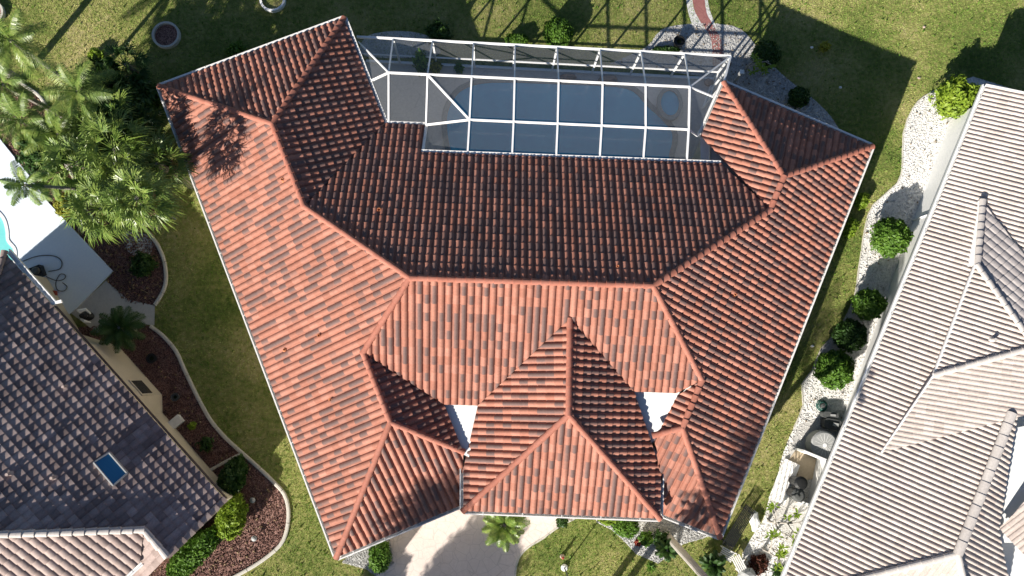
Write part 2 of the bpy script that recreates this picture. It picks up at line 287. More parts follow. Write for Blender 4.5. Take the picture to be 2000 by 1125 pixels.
def caps(a, b, matl, parent, r=.112, ln=.36, lift=.09, name='ridge_cap', tp=1.):
    a = np.array(a, float); b = np.array(b, float); L_ = np.linalg.norm(b-a)
    if b[2] < a[2]: a, b = b, a                 # laid from the low end up, each lapping the one below
    d = (b-a)/L_; u = np.cross(d, (0, 0, 1.)); u /= np.linalg.norm(u); t = np.cross(u, d); n = max(1, round(L_/ln)); st = L_/n; mb = MB()
    for i in range(n):
        p0 = a+d*(i*st-.02); p1 = a+d*((i+1)*st+.03); r0 = r*(1+.16*tp)*(1+.06*tp*(random.random()-.5)); r1 = r*(1-.12*tp)
        vs = []; K = 8; j = (random.random()-.5)*.012
        for p, rr, lf in ((p0, r0, lift+.018), (p1, r1, lift)):
            for k in range(K+1):
                an = math.pi*k/K; vs.append(p+u*(math.cos(an)*rr*1.05+j)+t*(math.sin(an)*rr*.85+lf-.04))
        fs = [(k, k+1, K+2+k, K+1+k) for k in range(K)]+[tuple(range(K+1))[::-1]]
        mb.add(vs, fs, (i+.5, random.random()*50//1+.5))
    return mb.build(name, matl, parent)
def gutter(a, b, parent, out, matl=None, wd=.15, h=.12, name='gutter', hang=True, zo=.0, rim=.05):
    """open channel from a to b; out = plan unit vector away from the roof"""
    a = np.array(a, float); b = np.array(b, float); o = np.array([*out, 0.]); z = np.array([0, 0, 1.]); mb = MB(); L_ = np.linalg.norm(b-a); d = (b-a)/L_
    pr = [(0, 0), (0, -h), (wd, -h), (wd, .012), (wd-rim, .012), (wd-rim, -.012), (wd-.012, -.012), (wd-.012, -h+.012), (.012, -h+.012), (.012, 0)]
    vs = [p+o*x+z*(y+zo) for p in (a, b) for x, y in pr]; n = len(pr)
    mb.add(vs, [(i, (i+1) % n, (i+1) % n+n, i+n) for i in range(n)]+[tuple(range(n))[::-1], tuple(range(n, 2*n))])
    if hang:
        k = max(1, int(L_/1.35))
        for i in range(k): mb.beam(a+d*L_*(i+.5)/k+o*(-.02)+z*(zo+.012), a+d*L_*(i+.5)/k+o*(wd-.01)+z*(zo+.016), .035, .012)
    return mb.build(name, matl or M_['gutter'], parent)
def outn(a, b, cen):
    d = (np.array(b)-np.array(a))[:2]; n = np.array([d[1], -d[0]])/np.hypot(*d); return n if n@(np.array(a)[:2]-np.array(cen)[:2]) > 0 else -n
# ------------------------------------------------------------------ setting: lawn, beds, paving
def flatpoly(name, pts, z, matl, kind='structure', thick=0.):
    mb = MB(); n = len(pts)
    bm = bmesh.new(); vs = [bm.verts.new((p[0], p[1], z)) for p in pts]; f = bm.faces.new(vs); f.normal_update()
    if f.normal.z < 0: bmesh.ops.reverse_faces(bm, faces=[f])
    bmesh.ops.triangulate(bm, faces=list(bm.faces)); me = bpy.data.meshes.new(name); bm.to_mesh(me); bm.free(); me.materials.append(matl)
    o = bpy.data.objects.new(name, me); S.collection.objects.link(o)
    if kind: o['kind'] = kind
    return o
def G(pts, n=0, closed=True):
    p = sm(pts, n, closed) if n else pts; return [P(q[0], q[1], 0) for q in p]
mb = MB(); mb.add([(-300, -300, 0), (300, -300, 0), (300, 300, 0), (-300, 300, 0)], [(0, 1, 2, 3)]); struct(mb.build('lawn', M_['lawn']))
bedA = [(-60, 120), (20, 150), (52, 170), (80, 190), (100, 225), (112, 262), (125, 310), (150, 352), (182, 382), (225, 405), (272, 437), (290, 453), (303, 470), (312, 485), (322, 512), (325, 547), (318, 572), (303, 596)]
bedApoly = G(sm(bedA, 3))+G([(250, 592), (208, 548), (222, 532), (150, 452), (98, 398), (60, 345), (0, 280), (-60, 210)])
flatpoly('mulch_bed', bedApoly, .012, M_['mulch'])
bedB = [(294, 637), (317, 654), (344, 685), (360, 720), (379, 760), (397, 795), (415, 825), (442, 856), (473, 884), (508, 915), (537, 943), (556, 965), (564, 996), (561, 1033), (548, 1064), (513, 1094), (468, 1121), (420, 1145), (380, 1160)]
bedBpoly = G(sm(bedB, 3))+G([(200, 1250), (100, 900), (150, 640), (240, 628)])
flatpoly('mulch_bed', bedBpoly, .016, M_['mulch'])
bedC = G([(222, 182), (277, 166), (286, 205), (312, 272), (322, 300), (300, 330), (240, 330), (215, 260)])
flatpoly('mulch_bed', bedC, .014, M_['mulch'])
def curb(pts, n=3, w_=.16, h=.11, sub=True):
    q = [P(a[0], a[1], 0) for a in (sm(pts, n) if n else pts)]; mb = MB(); acc = 0; seg = [q[0]]
    def flush(sg):
        if len(sg) < 2: return
        k = len(sg); vs = []
        for i, p in enumerate(sg):
            d = sg[min(i+1, k-1)]-sg[max(i-1, 0)]; d = d/np.linalg.norm(d); nn = np.array([-d[1], d[0], 0])
            e = d*(.012 if i == 0 else -.012 if i == k-1 else 0)
            for x, z in ((-w_/2, -.03), (-w_/2, h*.8), (-w_/4, h), (w_/4, h), (w_/2, h*.8), (w_/2, -.03)): vs.append(p+e+nn*x+np.array([0, 0, z]))
        mb.add(vs, [(i*6+j, i*6+j+1, (i+1)*6+j+1, (i+1)*6+j) for i in range(k-1) for j in range(5)]+[tuple(range(6))[::-1], tuple(range((k-1)*6, k*6))])
    for p in q[1:]:
        acc += np.linalg.norm(p-seg[-1]); seg.append(p)
        if acc > 1.3: flush(seg); seg = [p]; acc = 0
    flush(seg); return mb.build('garden_curb', M_['curb'])
tag(curb(bedA), 'long concrete curb along the upper mulch bed under the palms', 'curb')
tag(curb(bedB), 'curving concrete curb of the lower red mulch bed beside the dark roofed house', 'curb')
tag(curb([(275, 166), (286, 205), (298, 240), (313, 273)], 1), 'short straight curb of the bed by the corner of the red roof', 'curb')
tag(curb([(410, 919), (442, 901), (472, 886)], 1, .14), 'short straight concrete curb dividing the lower mulch bed in two', 'curb')
struct(flatpoly('garden_path', G([(208, 548), (250, 585), (303, 597), (302, 636), (262, 630), (238, 640), (190, 650), (130, 605), (165, 588)]), .03, M_['concrete']))
struct(flatpoly('gravel_patch', G([(238, 452), (262, 446), (290, 462), (298, 480), (290, 500), (262, 498), (246, 484)], 4), .02, M_['graygravel']))
# neighbour's patio slab and pool (upper left)
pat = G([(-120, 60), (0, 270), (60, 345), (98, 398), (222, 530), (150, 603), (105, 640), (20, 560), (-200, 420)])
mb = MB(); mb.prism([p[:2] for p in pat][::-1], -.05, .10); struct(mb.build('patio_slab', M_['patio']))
mb = MB(); q = [P(a, b, .104) for a, b in sm([(-70, 360), (-20, 400), (6, 425), (14, 450), (16, 470), (30, 490), (22, 520), (-30, 560), (-100, 520), (-120, 430)], 4, True)]
pt = thing('swimming_pool', 'turquoise pool corner in the white patio at the left edge', 'pool', (*q[0][:2], .1))
mb.add([(a[0], a[1], .106) for a in q], [tuple(range(len(q)))]); mb.build('water', M_['aqua'], pt)
cop = MB(); [cop.beam([*q[i][:2], .112], [*q[(i+1) % len(q)][:2], .112], .14, .03) for i in range(len(q))]; cop.build('coping', M_['white'], pt)
# driveway and front beds
drv = G([(700, 1400), (735, 1125), (722, 1090), (755, 1040), (905, 950), (1160, 950), (1128, 1010), (1092, 1028), (1062, 1050), (1030, 1070), (1012, 1092), (1006, 1125), (1015, 1400)])
struct(flatpoly('driveway', drv, .02, M_['drive']))
tag(curb([(1128, 1010), (1092, 1028), (1062, 1050), (1030, 1070), (1012, 1092), (1006, 1125), (1008, 1150)], 3, .09, .035), 'thin curved edging between the pink driveway and the front lawn', 'edging')
fb = G([(1160, 985), (1165, 1020), (1195, 1035), (1222, 1060), (1242, 1082), (1285, 1100), (1312, 1082), (1335, 1062), (1372, 1052), (1400, 1040), (1300, 960)])
struct(flatpoly('gravel_bed', fb, .014, M_['graygravel']))
fb2 = G([(668, 1098), (700, 1064), (760, 1040), (770, 1100), (735, 1125), (716, 1112)])
struct(flatpoly('gravel_bed', fb2, .016, M_['graygravel']))
# back yard gravel and the red path
gb = sm([(1190, 125), (1262, 92), (1292, 58), (1345, 47), (1395, 46), (1445, 56), (1475, 88), (1500, 120), (1545, 160), (1590, 195), (1620, 225), (1645, 262)], 3)
gbp = G(gb)+G([(1500, 330), (1400, 200), (1380, 150)])
struct(flatpoly('gravel_bed', gbp, .014, M_['graygravel']))
struct(flatpoly('gravel_bed', G([(712, 75), (745, 63), (790, 61), (830, 68), (850, 82), (850, 110), (712, 110)], 3), .016, M_['graygravel']))
struct(flatpoly('gravel_path', G(sm([(1336, -120), (1340, 0), (1352, 50)], 4))+G([(1398, 52), (1386, 20), (1378, -20), (1374, -120)]), .018, M_['gravel']))
struct(flatpoly('red_path', G(sm([(1349, -120), (1352, 0), (1366, 40), (1388, 75), (1392, 130)], 4))+G(sm([(1416, 130), (1408, 78), (1390, 45), (1377, 10), (1368, -120)], 4)), .024, M_['redpath']))
# white gravel strip along the neighbour on the right
gl = sm([(1838, 172), (1805, 188), (1782, 212), (1764, 260), (1762, 320), (1752, 358), (1705, 400), (1690, 440), (1682, 490), (1676, 530), (1668, 580), (1640, 640), (1604, 680), (1585, 725), (1566, 750), (1568, 792), (1550, 835), (1530, 882), (1518, 930), (1500, 980), (1488, 1020), (1450, 1080), (1440, 1160)], 2)
glp = G(gl)+G([(1700, 1160), (2060, 200), (1900, 150)])
struct(flatpoly('gravel_bed', glp, .016, M_['gravel']))
tag(curb([(1838, 172), (1805, 188), (1782, 212), (1764, 260), (1762, 320), (1752, 358), (1705, 400), (1690, 440), (1682, 490), (1676, 530), (1668, 580), (1640, 640), (1604, 680), (1585, 725), (1566, 750), (1568, 792), (1550, 835)], 2, .06, .04), 'thin dark lawn edging along the white gravel of the right neighbour', 'edging')
# ------------------------------------------------------------------ the red-roofed house
ZE, PT = 3.2, .49
ev = {'W': ((312, 170), (658, 1088)), 'NL': ((672, 37), (312, 170)), 'EL': ((752, 240), (672, 37)), 'N': ((1350, 318), (823, 298)), 'WR': ((1413, 163), (1345, 318)), 'ER': ((1405, 1048), (1702, 287)), 'NR': ((1702, 287), (1413, 163)), 'SR': ((1290, 1003), (1405, 1048)), 'SL': ((658, 1088), (903, 985)), 'SC': ((905, 997), (1288, 1012)), 'WC': ((905, 915), (905, 997)), 'EC': ((1288, 1012), (1290, 930))}
R = {k: plane(P(*a, 4.01 if k[-1] == 'C' else ZE), P(*b, 4.01 if k[-1] == 'C' else ZE), PT) for k, (a, b) in ev.items()}
R['N'] = R['N']+np.array([0, 0, .59]); n_ = R['N']; R['S'] = np.array([-n_[0], -n_[1], 5.03]); n_ = R['W']; R['E2'] = np.array([-n_[0], -n_[1], 3.23]); n_ = R['ER']; R['W2'] = np.array([-n_[0], -n_[1], 1.01])
r1, r2, r3, r4 = isect(R['W'], R['NL'], R['EL']), isect(R['W'], R['EL'], R['N']), isect(R['W'], R['N'], R['S']), isect(R['ER'], R['N'], R['S'])
q1, q2 = isect(R['ER'], R['NR'], R['WR']), isect(R['ER'], R['WR'], R['N'])
n1, o1, n2, o2 = isect(R['S'], R['W'], R['E2']), isect(R['W'], R['SL'], R['E2']), isect(R['S'], R['ER'], R['W2']), isect(R['ER'], R['SR'], R['W2'])
ap, tt = isect(R['SC'], R['WC'], R['EC']), isect(R['S'], R['WC'], R['EC'])
A, B, C_, D, Ee = P(312, 170, ZE), P(672, 37, ZE), P(752, 242, 3.19), P(830, 245, 3.19), P(823, 298, 3.89)
Gc, Hc, I, J, K, Lc, Mm = P(1413, 163, ZE), P(1702, 287, ZE), P(1405, 1048, ZE), P(1290, 1003, ZE), P(1288, 1012, 4.01), P(905, 997, 4.01), P(658, 1088, ZE)
F_ = on(1407, 320, R['N']); V0 = isect(R['WR'], R['N'], np.array([0, 0, ZE])) if False else None
# valley WR/N at eave height
A2 = np.array([[R['WR'][0], R['WR'][1]], [R['N'][0], R['N'][1]]]); v0 = np.linalg.solve(A2, [ZE-R['WR'][2], ZE-R['N'][2]]); V0 = np.array([*v0, ZE])
sl1 = on(903, 985, R['SL']); sl2 = on(905, 882, R['SL']); e2a = on(868, 790, R['E2']); sa = on(868, 790, R['S']); sb = on(933, 792, R['S']); sc1 = on(1238, 765, R['S']); sd1 = on(1320, 768, R['S'])
w2a, w2b, w2c = on(1322, 772, R['W2']), on(1290, 835, R['W2']), on(1275, 850, R['W2']); sr1 = on(1275, 850, R['SR']); sr2 = on(1282, 880, R['SR'])
wc1 = on(905, 915, R['WC']); wc2 = on(933, 792, R['WC']); ec1 = on(1290, 925, R['EC']); ec2 = on(1270, 860, R['EC']); ec3 = on(1238, 765, R['EC'])
house = thing('red_roofed_house', 'large house with a many sided terracotta tile roof around a screened pool', 'house', (*((A+I)/2)[:2], 0))
outline = [A, Mm, sl1, Lc, K, J, I, Hc, Gc, V0, F_, Ee, D, C_, B]
WAL = off([A, Mm, sl1, J, I, Hc, Gc, V0, P(1366, 316, 3.2), Ee, D, C_, B], .5)
mb = MB(); mb.walls(WAL, 0, 3.12); wl = mb.build('wall', M_['cream'], house)
mb = MB(); so_ = [A, Mm, sl1, J, I, Hc, Gc, V0, P(1366, 316, 3.03), Ee, D, C_, B]; mb.add([(p[0], p[1], 3.03) for p in off(so_, .06)], [tuple(range(len(so_)))]); mb.build('soffit', M_['white'], house)
mb = MB(); f4 = off([Lc, K, P(1290, 930, 4.0), P(1240, 760, 4), P(933, 785, 4), P(905, 915, 4)], .12); mb.prism([p[:2] for p in f4], 3.04, 3.9); mb.build('upper_wall', M_['cream'], house)
mb = MB(); mb.prism([p[:2] for p in off([Ee, P(1400, 320, 3.8), P(1400, 345, 3.8), P(818, 330, 3.8)], .02)], 3.04, 3.62); mb.build('upper_wall', M_['cream'], house)
slopes = [('W', [A, Mm, o1, n1, r3, r2, r1]), ('NL', [B, A, r1]), ('EL', [B, r1, r2, C_]), ('N', [C_, r2, r3, r4, q2, F_, Ee, D]), ('S', [r3, n1, sa, sb, tt, sc1, sd1, n2, r4]),
          ('E2', [n1, o1, sl2, e2a]), ('SL', [Mm, sl1, sl2, o1]), ('W2', [n2, w2a, w2b, w2c, o2]), ('SR', [o2, sr1, sr2, J, I]), ('ER', [I, Hc, q1, q2, r4, n2, o2]), ('NR', [Hc, Gc, q1]), ('WR', [Gc, V0, q2, q1]),
          ('SC', [Lc, K, ap]), ('WC', [ap, tt, wc2, wc1, Lc]), ('EC', [ap, K, ec1, ec2, ec3, tt])]
for k, pts in slopes: tiled(pts, R[k], M_['tile'], house)
for a, b in ((A, r1), (B, r1), (r1, r2), (r2, r3), (r3, r4), (r3, n1), (n1, o1), (o1, Mm), (o1, sl2), (r4, q2), (q2, q1), (q1, Gc), (q1, Hc), (r4, n2), (n2, o2), (o2, I), (o2, sr1), (ap, Lc), (ap, K), (ap, tt)):
    caps(a, b, M_['cap'], house)
ctr = (0, 3)
hg = np.array([0, 0, 1.])
for a, b, zz in ((A, Mm, 0), (Mm, sl1, 0), (B, A, .04), (C_, B, .07), (I, Hc, 0), (Hc, Gc, .06), (J, I, 0), (Gc, V0, .03)):
    d = (b-a)[:2]; o = np.array([d[1], -d[0]])/np.hypot(*d); gutter(a, b, house, o, zo=zz, rim=.05 if zz == 0 else .09)
for a, b in ((Lc, K), (wc1, Lc), (K, ec1)):
    d = (b-a)[:2]; o = np.array([d[1], -d[0]])/np.hypot(*d); gutter(a, b, house, o)
for a, b in ((D, C_), (F_, Ee), (Ee, D)):
    d = (b-a)[:2]; o = np.array([d[1], -d[0]])/np.hypot(*d); gutter(a, b, house, o, wd=.12, hang=False, zo=.07, rim=.10)
for pts in ([(845, 770, 4.24), (945, 770, 4.24), (936, 800, 4.24), (916, 893, 4.2), (897, 884, 4.2)], [(1222, 748, 4.5), (1342, 748, 4.5), (1323, 775, 4.46), (1294, 845, 4.36), (1270, 868, 4.2), (1290, 890, 4.1), (1280, 905, 4.1)]):
    q = [P(*p) for p in pts]; n = len(q); mb = MB(); mb.add(q+[p*[1, 1, 0]+[0, 0, 3.9] for p in q], [tuple(range(n))[::-1], tuple(range(n, 2*n))]+[(i, (i+1) % n, (i+1) % n+n, i+n) for i in range(n)]); mb.build('flat_roof', M_['flat'], house)
def vent(px, py, k, r=.055, h=.16, ma='orange'):
    p = on(px, py, R[k]); mb = MB(); mb.lathe((p[0], p[1], p[2]), [(r*2, .03), (r*1.3, .06), (r, .08), (r, h), (r*.75, h), (r*.75, h-.1), (0, h-.1)], 12); return mb.build('roof_vent', M_[ma], house)
for a in ((553, 352, 'W'), (624, 656, 'W'), (557, 683, 'W'), (647, 781, 'W'), (741, 411, 'N'), (1434, 576, 'ER'), (1133, 665, 'S'), (878, 205, 'N'), (1205, 521, 'N')):
    if a[1] != 205: vent(*a, r=.075 if a[0] == 741 else .055)
# windows and doors of the house (seen from the side)
def wallbit(poly, i, f, w_, z0, z1, name, ma, par, out=.03):
    a = np.array(poly[i][:2]); b = np.array(poly[(i+1) % len(poly)][:2]); d = (b-a)/np.linalg.norm(b-a); n = np.array([d[1], -d[0]]); c = a+(b-a)*f+n*out*.5
    rz = math.atan2(d[1], d[0]); m1 = MB(); m1.box((c[0], c[1], (z0+z1)/2), (w_, out+.02, z1-z0), rz); o = m1.build(name, M_['white'], par)
    m2 = MB(); c2 = c+n*(out*.5+.004); m2.box((c2[0], c2[1], (z0+z1)/2), (w_-.14, out, z1-z0-.14), rz); m2.build('pane', M_[ma], o)
for i, f in ((0, .2), (0, .45), (0, .75), (4, .25), (4, .55), (4, .8), (5, .5), (12, .5)): wallbit(WAL, i, f, 1.4, .9, 2.2, 'window', 'pane', house)
wallbit(WAL, 2, .35, 4.8, .02, 2.3, 'garage_door', 'gutter', house); wallbit(WAL, 8, .3, 2.8, .03, 2.2, 'sliding_door', 'pane', house); wallbit(WAL, 8, .7, 2.8, .03, 2.2, 'sliding_door', 'pane', house)
# ------------------------------------------------------------------ pool, deck and screened enclosure
struct(flatpoly('pool_deck', [P(*q, 0) for q in ((700, 118), (1395, 156), (1420, 175), (1440, 420), (820, 420), (700, 250))], .02, M_['deck']))
pw = sm([(905, 170), (960, 157), (1090, 160), (1200, 165), (1240, 176), (1268, 205), (1300, 235), (1318, 262), (1312, 300), (1290, 335), (1100, 345), (930, 340), (885, 310), (872, 280), (868, 230), (880, 195)], 4, True)
q = [P(a, b, 0) for a, b in pw]; pool = thing('swimming_pool', 'large deep blue pool under the white framed screen enclosure', 'pool', (*q[0][:2], 0))
mb = MB(); mb.add([(p[0], p[1], .032) for p in q], [tuple(range(len(q)))[::-1]]); mb.build('water', M_['water'], pool)
mb = MB(); [mb.beam([*q[i][:2], .035], [*q[(i+1) % len(q)][:2], .035], .26, .05) for i in range(len(q))]; mb.build('coping', M_['coping'], pool)
sp_ = P(1306, 205, 0); spa = thing('spa_tub', 'small oval spa with a raised stone rim beside the deep blue pool', 'spa', sp_)
mb = MB(); mb.lathe((sp_[0], sp_[1], 0), [(.82, .0), (.82, .30), (.60, .30), (.60, .2)], 28, .75, 1.05); mb.build('rim', M_['coping'], spa)
mb = MB(); mb.lathe((sp_[0], sp_[1], 0), [(0.61, .2), (.61, .22)], 28, .75, 1.05); mb.build('water', M_['water'], spa)
cage = thing('pool_enclosure', 'white aluminium screen enclosure with mansard roof over the blue pool', 'enclosure', P(1060, 140, 0))
def cb(a, b, w_=.07, h=.09, name='beam', ma='white'): mb = MB(); mb.beam(a, b, w_, h); return mb.build(name, M_[ma], cage)
zb, zh, zm, zf = 2.7, 3.82, 3.86, 3.92
bk = lambda x: P(x, 72+.0519*(x-695), zb)
xb = [768, 845, 925, 1006, 1088, 1172, 1252, 1337]; bks = [bk(x) for x in xb]; b0, b9 = bk(697), bk(1427)
hi = [P(*q, zh) for q in ((759, 142), (835, 146), (921, 151), (1005, 154), (1091, 158), (1177, 162), (1261, 166), (1347, 170))]
md = [P(*q, zm) for q in ((917, 234), (1003, 238), (1089, 242), (1175, 246), (1261, 250), (1345, 253))]
fr = [P(*q, zf) for q in ((913, 302), (1000, 305), (1086, 309), (1171, 312), (1256, 315), (1341, 318))]
g1, g2, g3 = P(727, 157, 3.25), P(759, 241, 3.25), P(832, 244, 3.3); h9 = P(1393, 189, 3.25); m9 = P(1362, 266, 3.25); cr = P(1413, 163, 3.22)
bb = [p*np.array([1, 1, 0])+np.array([0, 0, .05]) for p in bks]; bb0, bb9 = b0*np.array([1, 1, 0])+np.array([0, 0, .05]), b9*np.array([1, 1, 0])+np.array([0, 0, .05])
cb(b0, b9, .09, .12)
cb(bb0, bb9, .12, .16, 'base_rail'); cb(bb0+[0, 0, .85], bb9+[0, 0, .85], .06, .06, 'chair_rail')
for p, q in zip(bb+[bb9], bks+[b9]): cb(p, q, .08, .08, 'post')
for p, q in zip(bks, hi): cb(p, q, .06, .09, 'rafter')
cb(hi[0], hi[-1], .075, .10)
for p, q in zip(hi[2:], md): cb(p, q, .075, .10)
cb(md[0], md[-1], .075, .10)
for p, q in zip(md, fr): cb(p, q, .075, .10)
cb(hi[0], g2); cb(hi[1], g3); cb(hi[0], g1); cb(hi[0], P(700, 82, 2.8), .06, .09); cb(hi[1], md[0], .075, .11); cb(md[0], g3, .075, .11)
cb(hi[-1], h9, .06, .08); cb(md[-1], m9, .05, .06); cb(hi[-1], b9, .06, .08)
s0 = cr.copy(); cb(b9, s0, .08, .1); sbase = s0*np.array([1, 1, 0])+np.array([0, 0, .05]); cb(sbase, bb9, .1, .14, 'base_rail'); cb(sbase+[0, 0, .85], bb9+[0, 0, .85], .06, .06, 'chair_rail'); cb(sbase, s0, .08, .08, 'post')
cb(fr[0]+[-.1, .1, 0], fr[-1]+[.2, .1, 0], .07, .1)
m1_, m2_ = (b9+s0)/2, (bb9+sbase)/2; cb(m2_, m1_, .07, .07, 'post')
def scr(*pts): mb = MB(); mb.add(pts, [tuple(range(len(pts)))]); return mb.build('screen_panel', M_['screen'], cage)
for i in range(7): scr(bks[i], bks[i+1], hi[i+1], hi[i]); scr(bb[i], bb[i+1], bks[i+1], bks[i])
scr(bb0, bb[0], bks[0], b0); scr(bb[-1], bb9, b9, bks[-1]); scr(b0, bks[0], hi[0]); scr(bks[-1], b9, hi[-1]); scr(bb9, sbase, s0, b9); scr(b9, s0, h9, hi[-1])
scr(b0, hi[0], g1); scr(g1, hi[0], g2); scr(hi[0], hi[1], g3, g2); scr(hi[1], md[0], g3); scr(hi[1], hi[2], md[0])
for i in range(5): scr(hi[i+2], hi[i+3], md[i+1], md[i]); scr(md[i], md[i+1], fr[i+1], fr[i])
scr(md[0], fr[0], P(826, 296, 3.8), g3); scr(hi[-1], h9, m9, md[-1]); scr(md[-1], m9, P(1348, 312, 3.4), fr[-1])
def lump(name, c, sz, ma, label, cat, group=None, seed=0, sub=2, rough=.18, sq=1.):
    bm = bmesh.new(); bmesh.ops.create_icosphere(bm, subdivisions=sub, radius=1); rd = random.Random(seed)
    for v in bm.verts:
        k = 1+rough*(rd.random()-.5)*2; v.co = Vector((v.co.x*sz[0]*k, v.co.y*sz[1]*k, max(v.co.z, -.75)*sz[2]*k))+Vector((0, 0, sz[2]*.74))
    me = bpy.data.meshes.new(name); bm.to_mesh(me); bm.free(); me.materials.append(M_[ma]); o = bpy.data.objects.new(name, me); S.collection.objects.link(o); o.location = tuple(map(float, c))
    return tag(o, label, cat, group)
lump('garden_rock', P(1108, 152, 0), (.42, .17, .16), 'stone', 'pinkish rock on the deck edge, leftmost of three in the enclosure', 'rock', 'rocks on the pool deck edge', 1)
lump('garden_rock', P(1186, 157, 0), (.50, .2, .18), 'stone', 'widest pinkish rock on the deck edge, middle of the three', 'rock', 'rocks on the pool deck edge', 2)
lump('garden_rock', P(1383, 163, 0), (.22, .2, .16), 'stone', 'small rock beside the corner post of the enclosure, rightmost of three', 'rock', 'rocks on the pool deck edge', 3)
# ------------------------------------------------------------------ neighbour house, left (mauve-brown roof)
la, lb = P(105, 598, ZE), P(440, 975, ZE); ML = plane(lb, la, -.42)
if zat(ML, P(200, 900, 0)) < ZE: ML = plane(la, lb, -.42)
ldir = (lb-la)[:2]/np.hypot(*(lb-la)[:2]); ln_ = np.array([-ldir[1], ldir[0]]); ln_ = ln_ if ln_[0] > 0 else -ln_        # ln_: toward the red house
a_ = on(282, 1034, ML); rg = on(325, 1089, ML); zr = (a_[2]+rg[2])/2
G2 = np.array([.42*ln_[0], .42*ln_[1], 0.]); G2[2] = a_[2]-G2[:2]@a_[:2]+.0
ML2 = np.array([-.42*ln_[0], -.42*ln_[1], 0.]); ML2[2] = ML[2]
P2 = np.array([-.42*ldir[0], -.42*ldir[1], 0.]); P2[2] = a_[2]-P2[:2]@a_[:2]
hd = np.cross(np.array([ML[0], ML[1], -1]), np.array([P2[0], P2[1], -1])); hd /= np.linalg.norm(hd); hd = hd if hd[0] < 0 else -hd
bpt = a_+hd*9.; bpt[2] = zat(ML, bpt)
rg2 = a_+np.array([*ldir, 0])*np.hypot(*(rg-a_)[:2]); rg2[2] = a_[2]
lh = thing('brown_roofed_house', 'neighbour house with a mauve brown tile roof and a blue skylight', 'house', (*((la+lb)/2)[:2], 0))
far = la-np.array([*ldir, 0])*9; far[2] = ZE; far2 = far-np.array([*ln_, 0])*9.; far2[2] = zat(ML, far2)
far = P(14, 490, ZE); far = la+np.array([*ldir, 0])*((far-la)[:2]@ldir)
PNW = np.array([.42*ldir[0], .42*ldir[1], 0.]); PNW[2] = ZE-PNW[:2]@far[:2]; bpt = isect(ML, P2, PNW)
tiled([far, la, lb, rg2, a_, bpt], ML, M_['brown_tile'], lh, tu=.30, tv=.33, hr=.05, lip=.042)
nw2 = far-np.array([*ln_, 0])*18; tiled([far, bpt, nw2], PNW, M_['brown_tile'], lh, tu=.30, tv=.33, hr=.05, lip=.042); caps(far, bpt, M_['brown_cap'], lh, .12, .4)
p2e = on(275, 1098, P2); p2f = on(240, 1125, P2); dd = (p2f-p2e)[:2]/np.hypot(*(p2f-p2e)[:2]); perp = np.array([-ldir[1], ldir[0]]); perp = perp if perp[0] < 0 else -perp
ze2 = p2e[2]; e0 = p2e; e1 = np.array([*(p2e[:2]+perp*9), ze2]); b2 = np.array([*(bpt[:2]+np.array([0, -4.])), 0])
tiled([a_, e0, e1, bpt], P2, M_['brown_tile_sunlit'], lh, tu=.30, tv=.36, hr=.05)
gm2 = a_[:2]-ln_*2.4; gm3 = rg2[:2]-ln_*2.4
tiled([a_, rg2, np.array([*gm3, 0]), np.array([*gm2, 0])], G2, M_['brown_tile_sunlit'], lh, tu=.30, tv=.36, hr=.03)
caps(bpt, a_, M_['pale_cap'], lh, .13, .42); caps(rg2, a_, M_['pale_cap'], lh, .13, .42)
caps(np.array([*lb[:2], zat(ML, lb)]), rg2, M_['brown_cap'], lh, .12, .40)
gutter(e1, e0, lh, np.array(ldir), M_['white'])
ga, gb_ = far, P(104, 597, 3.2); 
gutter(ga, gb_, lh, ln_, M_['white'], wd=.2)
mb = MB(); mb.beam(la+[ln_[0]*.03, ln_[1]*.03, -.08], lb+[ln_[0]*.03, ln_[1]*.03, -.08], .03, .18); mb.build('fascia', M_['purple'], lh)
mb = MB(); mb.beam(P(98, 594, 3.17), P(121, 588, 3.17), .12, .1); mb.build('gutter_spout', M_['white'], lh)
wl1 = far[:2]+ldir*.5-ln_*.5; wpts = [wl1, P(163, 650, 0)[:2]-ln_*.1, P(232, 676, 0)[:2], P(317, 771, 0)[:2], P(318, 806, 0)[:2], P(400, 903, 0)[:2], P(424, 930, 0)[:2]]
wpts += [lb[:2]-ln_*.45-ldir*.1, rg2[:2]-ldir*.4, rg2[:2]-ln_*2-ldir*.4, wpts[0]-ln_*8]
wp2 = []
for i, p in enumerate(wpts):
    if 1 <= i <= 6:                              # keep the wall under the eave line
        dist = (p-la[:2])@ln_; p = p-ln_*max(0, dist+.12)
    wp2.append(p)
mb = MB(); mb.walls(wp2[::-1], 0, 3.1); mb.build('wall', M_['cream'], lh)
mb = MB(); wc_ = P(292, 800, .9); 
wi = (wp2[3]+wp2[2])/2
mb = MB(); c = wp2[3]*.85+wp2[2]*.15+ln_*.03; mb.box((c[0], c[1], 1.5), (.9, .08, 1.1), math.atan2(ldir[1], ldir[0])); wf = mb.build('window', M_['cream'], lh)
mb = MB(); c = c+ln_*.03; mb.box((c[0], c[1], 1.5), (.75, .06, .95), math.atan2(ldir[1], ldir[0])); mb.build('pane', M_['pane'], wf)
sk = [on(x, y, ML, .16) for x, y in ((184, 903), (214, 884), (249, 924), (222, 948))]
mb = MB(); [mb.beam(sk[i], sk[(i+1) % 4], .05, .16) for i in range(4)]; sf = mb.build('skylight', M_['grey'], lh)
mb = MB(); mb.add([p+[0, 0, .03] for p in sk], [(0, 1, 2, 3)][::1]); mb.build('pane', M_['glass'], sf)
for x, y in ((130, 755), (108, 932), (22, 925)):
    p = on(x, y, ML); mb = MB(); mb.lathe(tuple(p), [(.12, .0), (.07, .1), (.06, .3), (.0, .3)], 10); mb.build('roof_vent', M_['brown_cap'], lh)
